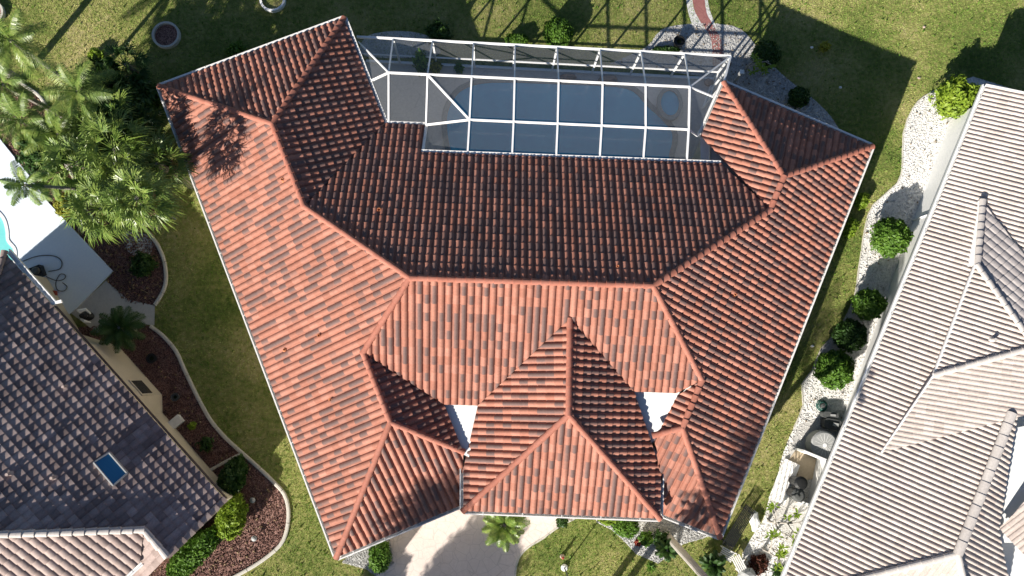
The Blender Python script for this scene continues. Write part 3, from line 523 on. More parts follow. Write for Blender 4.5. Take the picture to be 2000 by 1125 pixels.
# ------------------------------------------------------------------ neighbour house, right (pale roof)
ra, rb = P(1925, 167, ZE), P(1540, 1110, ZE); rd_ = (rb-ra)[:2]/np.hypot(*(rb-ra)[:2]); rn = np.array([-rd_[1], rd_[0]]); rn = rn if rn[0] > 0 else -rn
PW = np.array([.45*rn[0], .45*rn[1], 0.]); PW[2] = ZE-PW[:2]@ra[:2]
rh = thing('pale_roofed_house', 'neighbour house with white walls and a pale ribbed tile roof', 'house', (*((ra+rb)/2)[:2], 0))
rt, rbm = on(1977, 808, PW), on(1866, 1080, PW); zr = (rt[2]+rbm[2])/2; wdt = (zr-ZE)/.45
ridge = lambda s: np.array([*(ra[:2]+rn*wdt+rd_*s), zr])
s_t = (rt-ra)[:2]@rd_; s_b = (rbm-ra)[:2]@rd_; RT, RB = ridge(s_t), ridge(s_b)
hipz = RB[:2]-rn*wdt+rd_*wdt; HB = np.array([*hipz, ZE]); RB2 = np.array([*(RB[:2]+rd_*wdt+rn*wdt), ZE])
vq = on(1720, 884, PW); ra2 = ra[:2]+rn*9; top2 = np.array([*ra2, zat(PW, ra2)])
# main west slope, upper and lower portions
tq = {'tu': .215, 'tv': .36, 'hr': .056, 'lip': .015, 'pw': .5, 'roll': .74}
tiled([ra, HB, RB, RT, vq, on(1822, 735, PW), on(1903, 520, PW), on(1915, 395, PW), on(2010, 505, PW), on(2120, 640, PW), top2], PW, M_['pale_tile'], rh, **tq)
PS = np.array([-.45*rd_[0], -.45*rd_[1], 0.]); PS[2] = RB[2]-PS[:2]@RB[:2]
tiled([HB, RB2, RB], PS, M_['pale_tile'], rh, **{**tq, 'hr': .03})
PE = np.array([-.45*rn[0], -.45*rn[1], 0.]); PE[2] = zr-PE[:2]@RB[:2]
e1_ = on(1995, 860, PE); tiled([RT, RB, RB2, on(1968, 1125, PE), on(1950, 1035, PE), on(1976, 870, PE), on(1986, 815, PE)], PE, M_['pale_tile'], rh, **tq)
caps(RT, RB, M_['pale_cap'], rh, .19, .5, tp=.25); caps(RB, HB, M_['pale_cap'], rh, .13, .45, tp=.4); caps(RB, RB2, M_['pale_cap'], rh, .13, .45, tp=.4)
# raised upper roof block
hz = .55; Q1 = on(1904, 519, PW)+[0, 0, hz*.6]; Q2 = on(1824, 732, PW)+[0, 0, 0]; Q2[2] = Q1[2]
Q1b = P(1904, 519, Q1[2]); Q2b = P(1824, 732, Q1[2]); ud_ = (Q2b-Q1b)[:2]; ud_ /= np.hypot(*ud_); un_ = np.array([-ud_[1], ud_[0]]); un_ = un_ if un_[0] > 0 else -un_
PU = np.array([.45*un_[0], .45*un_[1], 0.]); PU[2] = Q1b[2]-PU[:2]@Q1b[:2]
x1, x2 = on(2060, 665, PU), on(2060, 735, PU); x1 = on(2070, 755, PU, 0)
h1, h2 = on(2000, 652, PU), on(2000, 683, PU)
u_far1 = h1+(h1-Q1b)*.6; u_far1[2] = zat(PU, u_far1); u_far2 = h2+(h2-Q2b)*.6; u_far2[2] = zat(PU, u_far2)
tiled([Q1b, Q2b, u_far2, u_far1], PU, M_['pale_tile'], rh, **tq)
# south-west facing slope of the upper roof: through Q2b, u_far2 and the valley point
def p3(a, b, c):
    n = np.cross(b-a, c-a); return np.array([-n[0]/n[2], -n[1]/n[2], a[2]+(n[0]*a[0]+n[1]*a[1])/n[2]])
VQ = vq+[0, 0, .05]; PV = p3(Q2b, u_far2, VQ); v9 = on(1986, 815, PV); v9b = v9+(v9-VQ)*.5; v9b[2] = zat(PV, v9b)
tiled([Q2b, VQ, v9, v9b, u_far2], PV, M_['pale_tile'], rh, **{**tq, 'hr': .025, 'lip': .012})
# north-east facing slope
AP = on(1914, 394, PW)+[0, 0, .12]; Q0 = Q1b+[0, 0, .1]; nb = on(2000, 500, PW)+[0, 0, .1]; PN = p3(AP, Q0, nb); f1 = on(2000, 652, PN)
tiled([AP, Q0, on(2060, 735, PN), on(2060, 575, PN)], PN, M_['pale_tile_shaded'], rh, tu=.30, tv=.36, hr=.03, lip=.02)
caps(Q0, AP, M_['pale_cap'], rh, .13, .4); caps(Q0, u_far1, M_['pale_cap'], rh, .12, .42, tp=.5); caps(Q2b, u_far2, M_['pale_cap'], rh, .12, .42, tp=.5)
def wallq(pa, pb, z0a, z0b, ma='white', name='upper_wall'):
    mb = MB(); mb.add([(pa[0], pa[1], z0a), (pb[0], pb[1], z0b), tuple(pb), tuple(pa)], [(0, 1, 2, 3)]); return mb.build(name, M_[ma], rh)
wallq(Q1b+[*(un_*.12), -.03], Q2b+[*(un_*.12), -.03], zat(PW, Q1b)-.1, zat(PW, Q2b)-.1); wallq(Q2b+[*(un_*.1), -.03], VQ+[*(un_*.1), -.03], zat(PW, Q2b)-.1, zat(PW, VQ)-.1)
mb = MB(); mb.beam(Q1b, Q2b, .1, .1); mb.beam(Q2b, VQ, .07, .07); mb.beam(Q0, AP-[.12, 0, 0], .06, .10); mb.build('fascia', M_['white'], rh)
wallq(Q0-[.05, 0, .02], AP-[.05, 0, .02], zat(PW, Q0)-.1, zat(PW, AP)-.1)
mb = MB(); fz = zr-1.1; mb.prism([P(*q, fz)[:2] for q in ((1940, 1060), (2160, 1060), (2160, 800), (1962, 840))], fz-.1, fz); mb.build('flat_roof', M_['flat'], rh)
# a lower pale slope to the right of the flat roof
q_ = [P(*q, fz+.3) for q in ((1950, 1032), (2000, 958), (2150, 760), (2150, 1180), (2000, 1085))]
PX = p3(q_[0], q_[1]+[0, 0, .5], q_[4]); tiled([q_[0], q_[1], q_[2], q_[3], q_[4]], PX, M_['pale_tile'], rh, **tq)
gutter(ra, HB, rh, -rn, M_['white'], wd=.14)
rw = [ra[:2]+rn*.5+rd_*.3, HB[:2]+rn*1.5-rd_*.5, HB[:2]+rn*11-rd_*.5, ra[:2]+rn*11+rd_*.3]
mb = MB(); mb.walls(rw, 0, 3.12); mb.build('wall', M_['stucco'], rh)
mb = MB(); mb.walls([ra[:2]+rn*.5+rd_*.28, ra[:2]+rn*5+rd_*.28, ra[:2]+rn*9+rd_*.28], 0, 3.1); mb.build('wall', M_['stucco'], rh)
mb = MB(); mb.add([(*p, 3.03) for p in (ra[:2], HB[:2], HB[:2]+rn*11, ra[:2]+rn*11)], [(0, 1, 2, 3)]); mb.build('soffit', M_['white'], rh)
mb = MB(); mb.beam(ra+[*(rd_*-.02), -.02], top2+[*(rd_*-.02), -.02], .05, .2); mb.build('rake_board', M_['gutter'], rh)
for s in (13.6,):
    c = ra[:2]+rn*(.47+s*.041)+rd_*s; mb = MB(); mb.box((c[0], c[1], 1.5), (1.5, .1, 1.1), math.atan2(rd_[1], rd_[0])); o = mb.build('window', M_['white'], rh)
    c = c-rn*.05; mb = MB(); mb.box((c[0], c[1], 1.5), (1.36, .06, .96), math.atan2(rd_[1], rd_[0])); mb.build('pane', M_['pane'], o)
p = on(1937, 664, PU); mb = MB(); mb.lathe(tuple(p), [(.14, .0), (.08, .08), (.07, .25), (.0, .25)], 10); mb.build('roof_vent', M_['pale_cap'], rh)
# ------------------------------------------------------------------ plants
def shrub(name, px, py, r, h, label, cat='shrub', group=None, ma='leaf', rx=None, ry=None, rz=0., leaf=.075, n=None, rag=.10, box=False, up_=.6):
    c = P(px, py, h*.55)*np.array([1, 1, 0]); rx = rx or r; ry = ry or r; N_ = n or int(900*(rx*ry*4+rx*h*2)*(.075/leaf)**2*.8); N_ = min(N_, 14000)
    u = rng.random(N_)*2-1; u = u*.5+.5 if False else np.where(rng.random(N_) < .15, -np.abs(u), np.abs(u)); th = rng.random(N_)*2*np.pi; s_ = np.sqrt(1-u*u)
    nrm = np.stack([s_*np.cos(th), s_*np.sin(th), u], 1)
    if box: k = 1/np.maximum(np.abs(nrm[:, :2]).max(1), .3); nn = nrm.copy(); q = np.abs(nrm)**3.; k = 1/(q.sum(1)**(1/3.)); sh = nrm*k[:, None]
    else: sh = nrm
    bump_ = 1+rag*(np.sin(nrm[:, 0]*5+px)*np.sin(nrm[:, 1]*6+py)+.6*np.sin(nrm[:, 2]*9+nrm[:, 0]*11+px))*.8
    dep = 1-rng.random(N_)**1.6*.28+rng.normal(size=N_)*.02*(1+rag*4)
    q = sh*(bump_*dep)[:, None]; co, si = math.cos(rz), math.sin(rz); x = q[:, 0]*rx; y = q[:, 1]*ry
    pos = np.stack([c[0]+x*co-y*si, c[1]+x*si+y*co, h*.5+q[:, 2]*h*.5], 1); pos[:, 2] = np.maximum(pos[:, 2], .03)
    v, f = quadcloud(pos, nrm*[1, 1, .8]+rng.normal(size=(N_, 3))*up_, leaf, .7, .5)
    t = thing(name, label, cat, c, group); link('foliage', v, f, M_[ma], t)
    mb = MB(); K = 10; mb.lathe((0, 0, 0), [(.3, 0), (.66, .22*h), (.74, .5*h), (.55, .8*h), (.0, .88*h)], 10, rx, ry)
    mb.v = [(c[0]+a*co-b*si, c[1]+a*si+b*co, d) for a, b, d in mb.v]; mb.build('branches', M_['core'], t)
    return t
def leafplant(name, px, py, r, h, label, n=60, ma='leaf', ll=.22, w_=.045, group=None, cat='plant'):
    """rosette of strap leaves"""
    c = P(px, py, 0); vs = []; fs = []
    for i in range(n):
        a = i*2.39996+random.random()*.3; e = math.radians(15+65*random.random()); L_ = r*(.7+.4*random.random()); d = np.array([math.cos(a)*math.cos(e), math.sin(a)*math.cos(e), math.sin(e)*h/r*.6]); s = np.array([-math.sin(a), math.cos(a), 0])*w_
        o = len(vs); p1 = c+d*L_*.5; p2 = c+d*L_-np.array([0, 0, .12*L_]); p0 = c+np.array([0, 0, .03]); vs += [p0-s*.4, p0+s*.4, p1+s, p1-s, p2]; fs += [(o, o+1, o+2, o+3), (o+3, o+2, o+4)]
    t = link(name, vs, fs, M_[ma]); ct = t; 
    me = t.data; me.transform(Matrix.Translation(Vector(-c))); t.location = tuple(map(float, c))
    return tag(t, label, cat, group)
def frondmesh(vs, fs, base, a, e, L_, kind, curl, wid=1.):
    """append a frond starting at base, azimuth a, elevation e"""
    h = np.array([math.cos(a), math.sin(a), 0]); s = np.array([-math.sin(a), math.cos(a), 0]); z = np.array([0, 0, 1.])
    pts = []; p = base.copy(); el = e; N_ = 8
    Lr = L_ if kind == 'feather' else L_*.52
    for i in range(N_+1):
        pts.append(p.copy()); p = p+(h*math.cos(el)+z*math.sin(el))*Lr/N_; el -= curl/N_
    o = len(vs)
    for i, q in enumerate(pts):
        r_ = .022*(1-.7*i/N_); vs += [q-s*r_, q+s*r_, q-z*r_]
    for i in range(N_):
        k = o+3*i; fs += [(k, k+1, k+4, k+3), (k+1, k+2, k+5, k+4), (k+2, k, k+3, k+5)]
    if kind == 'feather':
        m = int(34*wid)
        for i in range(m):
            t = .16+.84*i/m; j = min(int(t*N_), N_-1); q = pts[j]+(pts[j+1]-pts[j])*(t*N_-j); d = (pts[j+1]-pts[j]); d /= np.linalg.norm(d)
            ll = L_*.30*math.sin(math.pi*(.12+.83*t))**.7*(.85+.3*random.random())
            for sg in (-1, 1):
                dr = d*.55+s*sg*.9-z*(.25+.3*random.random()); dr /= np.linalg.norm(dr); wv = d*.0135; o = len(vs)
                mid = q+dr*ll*.5; tip = q+dr*ll-z*ll*.22; vs += [q-wv*.6, q+wv*.6, mid+wv, mid-wv, tip]; fs += [(o, o+1, o+2, o+3), (o+3, o+2, o+4)]
    else:
        q = pts[-1]; d = pts[-1]-pts[-2]; d /= np.linalg.norm(d); tw = random.gauss(0, .55); s = s*math.cos(tw)+np.cross(d, s)*math.sin(tw); nrm = np.cross(s, d); m = 24; fold = .15+.6*random.random(); sp_a = math.radians(150+90*random.random())
        for i in range(m):
            t = (i/(m-1)-.5)*sp_a; ll = L_*.55*(1-.4*abs(i/(m-1)-.5)*2)*(.75+.5*random.random()); dr = d*math.cos(t)+s*math.sin(t)+nrm*(-fold*abs(math.sin(t))+random.gauss(0, .10)); dr /= np.linalg.norm(dr)
            sd_ = np.cross(dr, nrm); sd_ /= np.linalg.norm(sd_); wv = sd_*.024; o = len(vs); mid = q+dr*ll*.62; tip = q+dr*ll-z*ll*(.15+.45*random.random())
            vs += [q-wv*.3, q+wv*.3, mid+wv, mid-wv, tip]; fs += [(o, o+1, o+2, o+3), (o+3, o+2, o+4)]
def palm(px, py, z, r, label, kind='fan', n=26, ma='frond', tr=.13, lean=(0, 0), group=None, name='palm_tree', e0=-35, cat='palm tree', dead=0):
    top = P(px, py, z); base = np.array([top[0]-lean[0], top[1]-lean[1], 0.]); t = thing(name, label, cat, base, group)
    mb = MB(); K = 12; pts = [base+(top-base)*(k/K)+np.array([lean[0], lean[1], 0])*(-.12*math.sin(math.pi*k/K)) for k in range(K+1)]; mb.tube(pts, [tr*(1.25-.35*k/K)*(1+.04*(k % 2)) for k in range(K+1)], 10); mb.build('trunk', M_['trunk'], t)
    vs = []; fs = []
    for i in range(n):
        f = (i+.5)/n; e = math.radians(e0+(82-e0)*f); a = i*2.39996+random.random()*.4; L_ = r*(1.05-.25*f)*(.85+.3*random.random())
        frondmesh(vs, fs, top+np.array([math.cos(a), math.sin(a), 0])*tr*.5, a, e, L_, kind, math.radians(60 if kind == 'feather' else 45)*(1.1-.3*f))
    cw = link('crown', vs, fs, M_[ma], t)
    if kind == 'fan' and n > 18:
        vs = []; fs = []
        for i in range(5): frondmesh(vs, fs, top-np.array([0, 0, .15]), random.random()*6.28, math.radians(-50), r*.8, kind, math.radians(30))
        link('dead_fronds', vs, fs, M_['deadfrond'], t)
    return t
M_['deadfrond'] = noisy('dry_frond', [(.3, (.16, .11, .06)), (.7, (.34, .25, .15))], 2, 12, .8)
PG = 'palms clustered by the left patio'
for a in [(20, 78, 6.0, 1.6, 'yellowish feather palm at the top left corner over the straw lawn', 'feather', 20, 'frond', .09, (-2.6, 1.9)),
          (150, 178, 4.2, 1.7, 'grey green feather palm standing on the lawn left of the dark palm shadow', 'feather', 22, 'gfrond', .1, (-.4, .1)),
          (112, 262, 3.6, 1.5, 'feather palm over the upper curb, left of the main palm clump', 'feather', 22, 'frond', .1, (-.3, 0)),
          (40, 235, 3.8, 1.5, 'ragged feather palm over the mulch near the left edge of the photo', 'feather', 20, 'gfrond', .1, (-.2, 0)),
          (222, 292, 4.4, 1.85, 'tall fan palm in the middle of the palm clump', 'fan', 44, 'frond', .15, (-.2, .1)),
          (306, 320, 3.7, 1.6, 'fan palm nearest the gutter of the red roof', 'fan', 30, 'frond', .15, (0, 0)),
          (196, 408, 4.9, 1.5, 'bright light green fan palm over the gravel end of the bed', 'fan', 40, 'frond', .13, (-.2, -.2)),
          (268, 388, 6.4, 1.5, 'fan palm at the lower right of the palm clump', 'fan', 38, 'frond', .14, (2.5, -1.2)),
          (150, 318, 4.0, 1.55, 'fan palm just right of the patio edge', 'fan', 26, 'gfrond', .13, (0, 0)),
          (215, 225, 3.4, 1.45, 'shaded fan palm at the top of the palm clump', 'fan', 24, 'frond', .12, (0, 0)),
          (48, 362, 5.6, 1.1, 'thin leaning feather palm hanging over the white patio', 'feather', 13, 'gfrond', .07, (-3.2, -.7)),
          (84, 292, 3.0, 1.1, 'low fan palm at the patio edge with one pale leaf', 'fan', 20, 'gfrond', .11, (0, 0)),
          (245, 125, 2.4, 1.3, 'low palm inside the big palm shadow, its shade in the leaf colour', 'fan', 20, 'leaf2', .12, (0, 0)),  # the palm shadow over it is painted into dark fronds
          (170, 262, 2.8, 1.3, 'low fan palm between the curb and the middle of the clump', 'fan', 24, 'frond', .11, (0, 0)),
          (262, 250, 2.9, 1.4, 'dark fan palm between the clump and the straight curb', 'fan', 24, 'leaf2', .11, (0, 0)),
          (255, 338, 3.0, 1.3, 'grey green fan palm tucked in the heart of the clump', 'fan', 24, 'gfrond', .11, (0, 0)),
          (190, 350, 2.8, 1.3, 'half hidden fan palm over the middle of the long curb', 'fan', 24, 'gfrond', .11, (0, 0)),
          (100, 355, 2.4, 1.0, 'small feather palm at the dark foot of the patio edge', 'feather', 16, 'frond', .08, (0, 0)),
          (5, 165, 4.0, 1.4, 'feather palm cut by the left edge above the mulch bed', 'feather', 18, 'gfrond', .1, (-.3, 0))]:
    palm(a[0], a[1], a[2], a[3], a[4], a[5], a[6], a[7], a[8], a[9], PG)
palm(232, 640, 1.5, 1.15, 'dark bushy palm beside the grey garden path', 'feather', 26, 'leaf2', .12, e0=-20, name='bushy_palm')
palm(985, 1026, 1.3, 1.05, 'green palm with long feather leaves standing at the driveway below the gutter', 'feather', 30, 'frond', .14, e0=-10, name='young_palm')
palm(1394, 1104, .5, .62, 'spiky green rosette palm on the front lawn right of the grey trunk', 'feather', 34, 'leaf2', .08, e0=0, name='spiky_palm')
palm(1303, 1075, .7, .55, 'small dark palm in the front gravel bed', 'feather', 22, 'leaf2', .08, e0=-5, name='spiky_palm')
# tall palms whose crowns are above or beyond the frame
b = P(1303, 1046, 0)
def tall(base, z, r, label, lean=(0, 0), tr=.2, n=26, kind='feather'):
    t = thing('palm_tree', label, 'palm tree', base); top = np.array([base[0]+lean[0], base[1]+lean[1], z]); K = 14
    mb = MB(); pts = [np.array(base)+(top-np.array(base))*(k/K) for k in range(K+1)]; mb.tube(pts, [tr*(1.15-.3*k/K)*(1+.03*(k % 2)) for k in range(K+1)], 12); mb.build('trunk', M_['bark'], t)
    vs = []; fs = []
    for i in range(n):
        f = (i+.5)/n; a = i*2.39996; frondmesh(vs, fs, top, a, math.radians(-40+115*f), r*(1.05-.2*f), kind, math.radians(60))
    link('crown', vs, fs, M_['frond'], t)
tall(b, 8.2, 1.2, 'tall grey trunked palm rising out of the front gravel bed past the lower right edge', (.8, -1.3), .155)
tall(P(42, 158, 0), 13.0, 2.2, 'tall palm at the left edge whose thin trunk shadow crosses the straw lawn', (-1., .8), .15)
sv = np.array([math.cos(SUN_AZ), math.sin(SUN_AZ), 0])/math.tan(SUN_EL)
def caster(px, py, zs, z, r, label, n=30, kind='feather', tr=.15):     # a palm south of the frame, placed by where its crown shades
    s = P(px, py, zs); c = s-sv*(z-zs); tall((c[0], c[1], 0), z, r, label, (0, 0), tr, n, kind)
def roundtree(px, py, z, rr, label, ground=False, n=9000, ma='leaf2', hh=.7, tr=.16, cat='tree', name='round_tree', leaf=.12):
    s = P(px, py, 0); c = s if ground else s-sv*z; t = thing(name, label, cat, (c[0], c[1], 0)); mb = MB(); mb.tube([np.array([c[0], c[1], 0]), np.array([c[0]+.1, c[1], z*.5]), np.array([c[0], c[1], z])], [tr*1.2, tr, tr*.6], 8); mb.build('trunk', M_['bark'], t)
    d = rng.normal(size=(n, 3)); d /= np.linalg.norm(d, axis=1)[:, None]; k = (.35+.65*rng.random(n)**.5)*(1+.22*np.sin(d[:, 0]*6+px)*np.cos(d[:, 1]*7)); pos = np.array([c[0], c[1], z])+d*k[:, None]*[rr, rr, rr*hh]; pos[:, 2] = np.maximum(pos[:, 2], .1)
    v, f = quadcloud(pos, d+rng.normal(size=(n, 3))*.7, leaf, .6); link('crown', v, f, M_[ma], t)
roundtree(918, 1122, 7.0, 1.85, 'broad leafy tree south of the driveway that shades its middle')
roundtree(752, 1122, 4.0, .8, 'small leafy tree south of the driveway shading its left edge', n=3500)
for x_, y_, z_, r_, l_ in ((158, 280, 2.3, 1.15, 'added dark tree deepening the palm clump shade near the curb'), (222, 330, 2.7, 1.35, 'added dark tree deepening the shade at the heart of the palm clump'), (285, 322, 2.4, 1.1, 'added dark tree deepening the shade on the roof side of the palm clump'), (232, 235, 3.0, 1.35, 'added dark tree deepening the shade at the upper edge of the palm clump'), (198, 158, 2.0, 1.0, 'added dark tree filling the shadow on the lawn just above the palm clump'), (272, 192, 2.1, .95, 'added dark tree filling the shadow beside the short straight curb'), (110, 270, 1.8, .9, 'added dark tree deepening the shade over the upper curb bend'), (86, 292, 3.0, 1.0, 'added dark tree deepening the palm shadow beside the patio edge')):
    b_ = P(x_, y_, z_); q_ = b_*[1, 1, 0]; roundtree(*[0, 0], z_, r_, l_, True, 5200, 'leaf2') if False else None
    t = thing('shade_fill_tree', l_, 'tree', (b_[0], b_[1], 0), 'added shade trees inside the palm clump'); mb = MB(); mb.tube([q_, b_], [.1, .06], 8); mb.build('trunk', M_['bark'], t)  # dark crowns added to thicken the palm clump's shade and cast shadow
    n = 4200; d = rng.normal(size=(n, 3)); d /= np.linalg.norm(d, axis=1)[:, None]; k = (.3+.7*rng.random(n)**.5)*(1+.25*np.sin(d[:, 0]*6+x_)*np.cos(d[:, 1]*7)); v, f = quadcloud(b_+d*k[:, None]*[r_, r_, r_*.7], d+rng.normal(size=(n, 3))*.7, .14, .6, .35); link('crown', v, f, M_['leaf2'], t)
caster(858, 985, 3.4, 8.2, 2.0, 'slim palm south of the driveway with its trunk shadow across it', 60, tr=.17)
caster(1440, 935, 3.8, 9.0, 1.9, 'palm beyond the lower edge shading the right eave', 26)
caster(1368, 985, 3.6, 7.6, .9, 'slender palm beyond the lower edge below the front gravel bed', 16)
# clipped bushes
SG = 'clipped bushes beside the pale roofed house'
shrub('round_bush', 1740, 463, .92, 1.5, 'largest round clipped bush on the white gravel, beside the pipe on the wall', group=SG, ma='leaf')
shrub('round_bush', 1697, 595, .74, 1.4, 'round clipped bush second from the top along the white wall', group=SG, ma='leaf')
shrub('round_bush', 1660, 655, .74, 1.3, 'clipped bush with shade put into darker leaves, between two brighter ones', group=SG, ma='leaf2')  # shade on this bush painted in by a darker leaf colour
shrub('round_bush', 1630, 722, .90, 1.45, 'lowest round clipped bush of the row along the white wall', group=SG, ma='leaf')
shrub('leafy_bush', 1868, 192, 1.0, 1.7, 'ragged bright green bush at the top corner of the pale roof', ma='lime', rag=.22, leaf=.11)
shrub('small_bush', 1684, 392, .36, .6, 'small lime bush by the right gutter of the red roof, upper one', group='small lime bushes at the gutter', ma='lime', rx=.3, ry=.42, rz=-.4)
shrub('small_bush', 1662, 445, .38, .6, 'small lime bush by the right gutter of the red roof, lower one', group='small lime bushes at the gutter', ma='lime', rx=.3, ry=.5, rz=-.4)
shrub('round_bush', 1497, 106, .68, 1.3, 'dark round bush behind the right corner of the enclosure', ma='leaf2')
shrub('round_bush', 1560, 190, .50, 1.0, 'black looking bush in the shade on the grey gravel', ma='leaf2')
shrub('flowering_plant', 1610, 92, .24, .5, 'small yellow leaved plant alone in the shaded lawn', 'plant', ma='yleaf', rag=.3, leaf=.1)
shrub('leafy_bush', 1090, 64, .72, 1.2, 'large bright bush just behind the back screen', ma='leaf')
shrub('leafy_bush', 1010, 78, .42, .6, 'low green bush left of the large one behind the back screen', ma='leaf', rx=.6, ry=.3)
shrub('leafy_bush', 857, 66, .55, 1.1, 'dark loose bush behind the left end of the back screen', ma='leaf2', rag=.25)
shrub('leafy_bush', 1300, 98, .45, .3, 'low ground plant along the back screen by the black pot', ma='leaf2', rx=.7, ry=.2)
shrub('leafy_bush', 462, 100, .38, .6, 'light green weed beside the gutter of the left wing', ma='leaf', rag=.3)
shrub('leafy_bush', 188, 108, .32, .5, 'bright green sprig at the left edge of the palm shadow', ma='lime', rag=.35, leaf=.11)
shrub('leafy_bush', 133, 398, .55, .8, 'yellow leaved bush at the patio edge below the palms', ma='yleaf', rag=.3)
shrub('leafy_bush', 280, 517, .55, .7, 'olive bush in the shaded mulch by the grey stones', ma='leaf2', rag=.3)
shrub('leafy_bush', 376, 831, .18, .3, 'tiny green plant by the white box', ma='lime', rag=.4)
shrub('leafy_bush', 402, 868, .3, .3, 'faint green plant in the shaded mulch above the dividing curb', ma='leaf2', rag=.4)
hr_ = math.atan2(*( (P(478, 925, 0)-P(440, 1040, 0))[[1, 0]]))
HG = 'hedges round the corner of the brown roof'
shrub('clipped_hedge', 455, 932, .6, 1.3, 'hedge section at the top beside the wall corner, shade in dark leaves', 'hedge', HG, 'leaf2', rx=.95, ry=.55, rz=hr_, leaf=.085)  # same hedge in a darker leaf colour, standing in for shade
shrub('clipped_hedge', 453, 1010, .6, 1.3, 'hedge section right of the brown roof corner, sun in lime leaves', 'hedge', HG, 'lime', rx=1.0, ry=.62, rz=hr_, leaf=.085)  # same hedge in a lime leaf colour, standing in for sun
shrub('clipped_hedge', 378, 1078, .6, 1.2, 'hedge section along the bottom below the brown roof', 'hedge', HG, 'leaf', rx=1.45, ry=.62, rz=.75, leaf=.085)
shrub('clipped_hedge', 742, 1086, .5, 1.1, 'boxy clipped shrub left of the driveway under the gutter', 'hedge', None, 'leaf', rx=.46, ry=.66, box=True)
FG = 'shrubs in the front gravel bed'
shrub('leafy_bush', 1222, 1028, .5, .9, 'bright rounded shrub below the middle gutter', group=FG, ma='leaf', rx=.6, ry=.48)
shrub('leafy_bush', 1190, 1012, .4, .7, 'low shrub half under the middle gutter', group=FG, ma='lime', rx=.5, ry=.3)
shrub('leafy_bush', 1262, 1052, .32, .5, 'small green shrub beside the red flowers', group=FG, ma='leaf', rag=.25)
shrub('leafy_bush', 1292, 1052, .34, .6, 'dry brownish shrub at the foot of the tall trunk', group=FG, ma='leaf2', rag=.35)
shrub('leafy_bush', 1098, 1018, .26, .4, 'olive shrub at the upper end of the driveway edging', group=FG, ma='leaf2', rag=.3)
shrub('flower_clump', 1246, 1060, .16, .2, 'small clump of red flowers in the front gravel', 'flowers', None, 'red', leaf=.05)
shrub('leafy_bush', 822, 122, .35, 1.6, 'tall thin potted shrub inside the enclosure, left', group='plants inside the enclosure', ma='leaf', rag=.4, rx=.3, ry=.4)
shrub('leafy_bush', 850, 132, .3, .7, 'short yellow green plant inside the enclosure beside the tall one', group='plants inside the enclosure', ma='yleaf', rag=.4)
shrub('leafy_bush', 897, 134, .22, .6, 'small plant inside the enclosure, rightmost of three', group='plants inside the enclosure', ma='leaf', rag=.4)
shrub('ground_plant', 1482, 1102, .45, .25, 'dark red leaved ground plant under the bare branched tree', 'plant', None, 'redleaf', rag=.3)
leafplant('strap_plant', 1520, 1116, .6, .5, 'dark green strap leaved plant at the bottom edge by the pale roof', 70, 'leaf2')
leafplant('strap_plant', 1270, 1108, .35, .3, 'small tuft of strap leaves on the front lawn', 30, 'leaf')
# bare branched plumeria trees
def plumeria(px, py, h, r, label, seed):
    rd = random.Random(seed); c = P(px, py, 0); t = thing('plumeria_tree', label, 'tree', c, 'bare branched trees by the pale house'); mb = MB(); tips = []
    def br(p, d, L_, rr, k):
        e = p+d*L_; mb.tube([p, (p+e)/2+np.array([rd.gauss(0, .03), rd.gauss(0, .03), .02]), e], [rr, rr*.85, rr*.7], 6)
        if k == 0: tips.append((e, d)); return
        for i in range(3 if k > 1 else 2):
            a = rd.random()*6.28; v = d+np.array([math.cos(a), math.sin(a), .1])*.75; v /= np.linalg.norm(v); br(e, v, L_*(.7+.2*rd.random()), rr*.68, k-1)
    br(c-[0, 0, .02], np.array([0.05, 0, 1.]), h*.3, .075, 0) if False else br(c, np.array([.05, 0, 1.]), h*.3, .075, 3)
    mb.build('branches', M_['bark'], t); vs = []; fs = []
    for e, d in tips:
        if rd.random() < .35: continue
        for i in range(7):
            a = rd.random()*6.28; q = np.array([math.cos(a), math.sin(a), .25]); q /= np.linalg.norm(q); s = np.cross(q, (0, 0, 1.)); s = s/np.linalg.norm(s)*.045; L_ = .2+.12*rd.random(); o = len(vs)
            vs += [e, e+q*L_*.5+s, e+q*L_-[0, 0, .04], e+q*L_*.5-s]; fs.append((o, o+1, o+2, o+3))
    link('leaves', vs, fs, M_['lime'], t)
plumeria(1500, 1015, 2.4, 1.2, 'bare branched tree with few leaves, upper of the two by the white walkway', 5)
plumeria(1490, 1072, 2.2, 1.1, 'leafier branched tree above the dark red ground plant', 11)
plumeria(1455, 135, 1.8, .9, 'leafless grey bush tree at the right end of the back screen', 21)
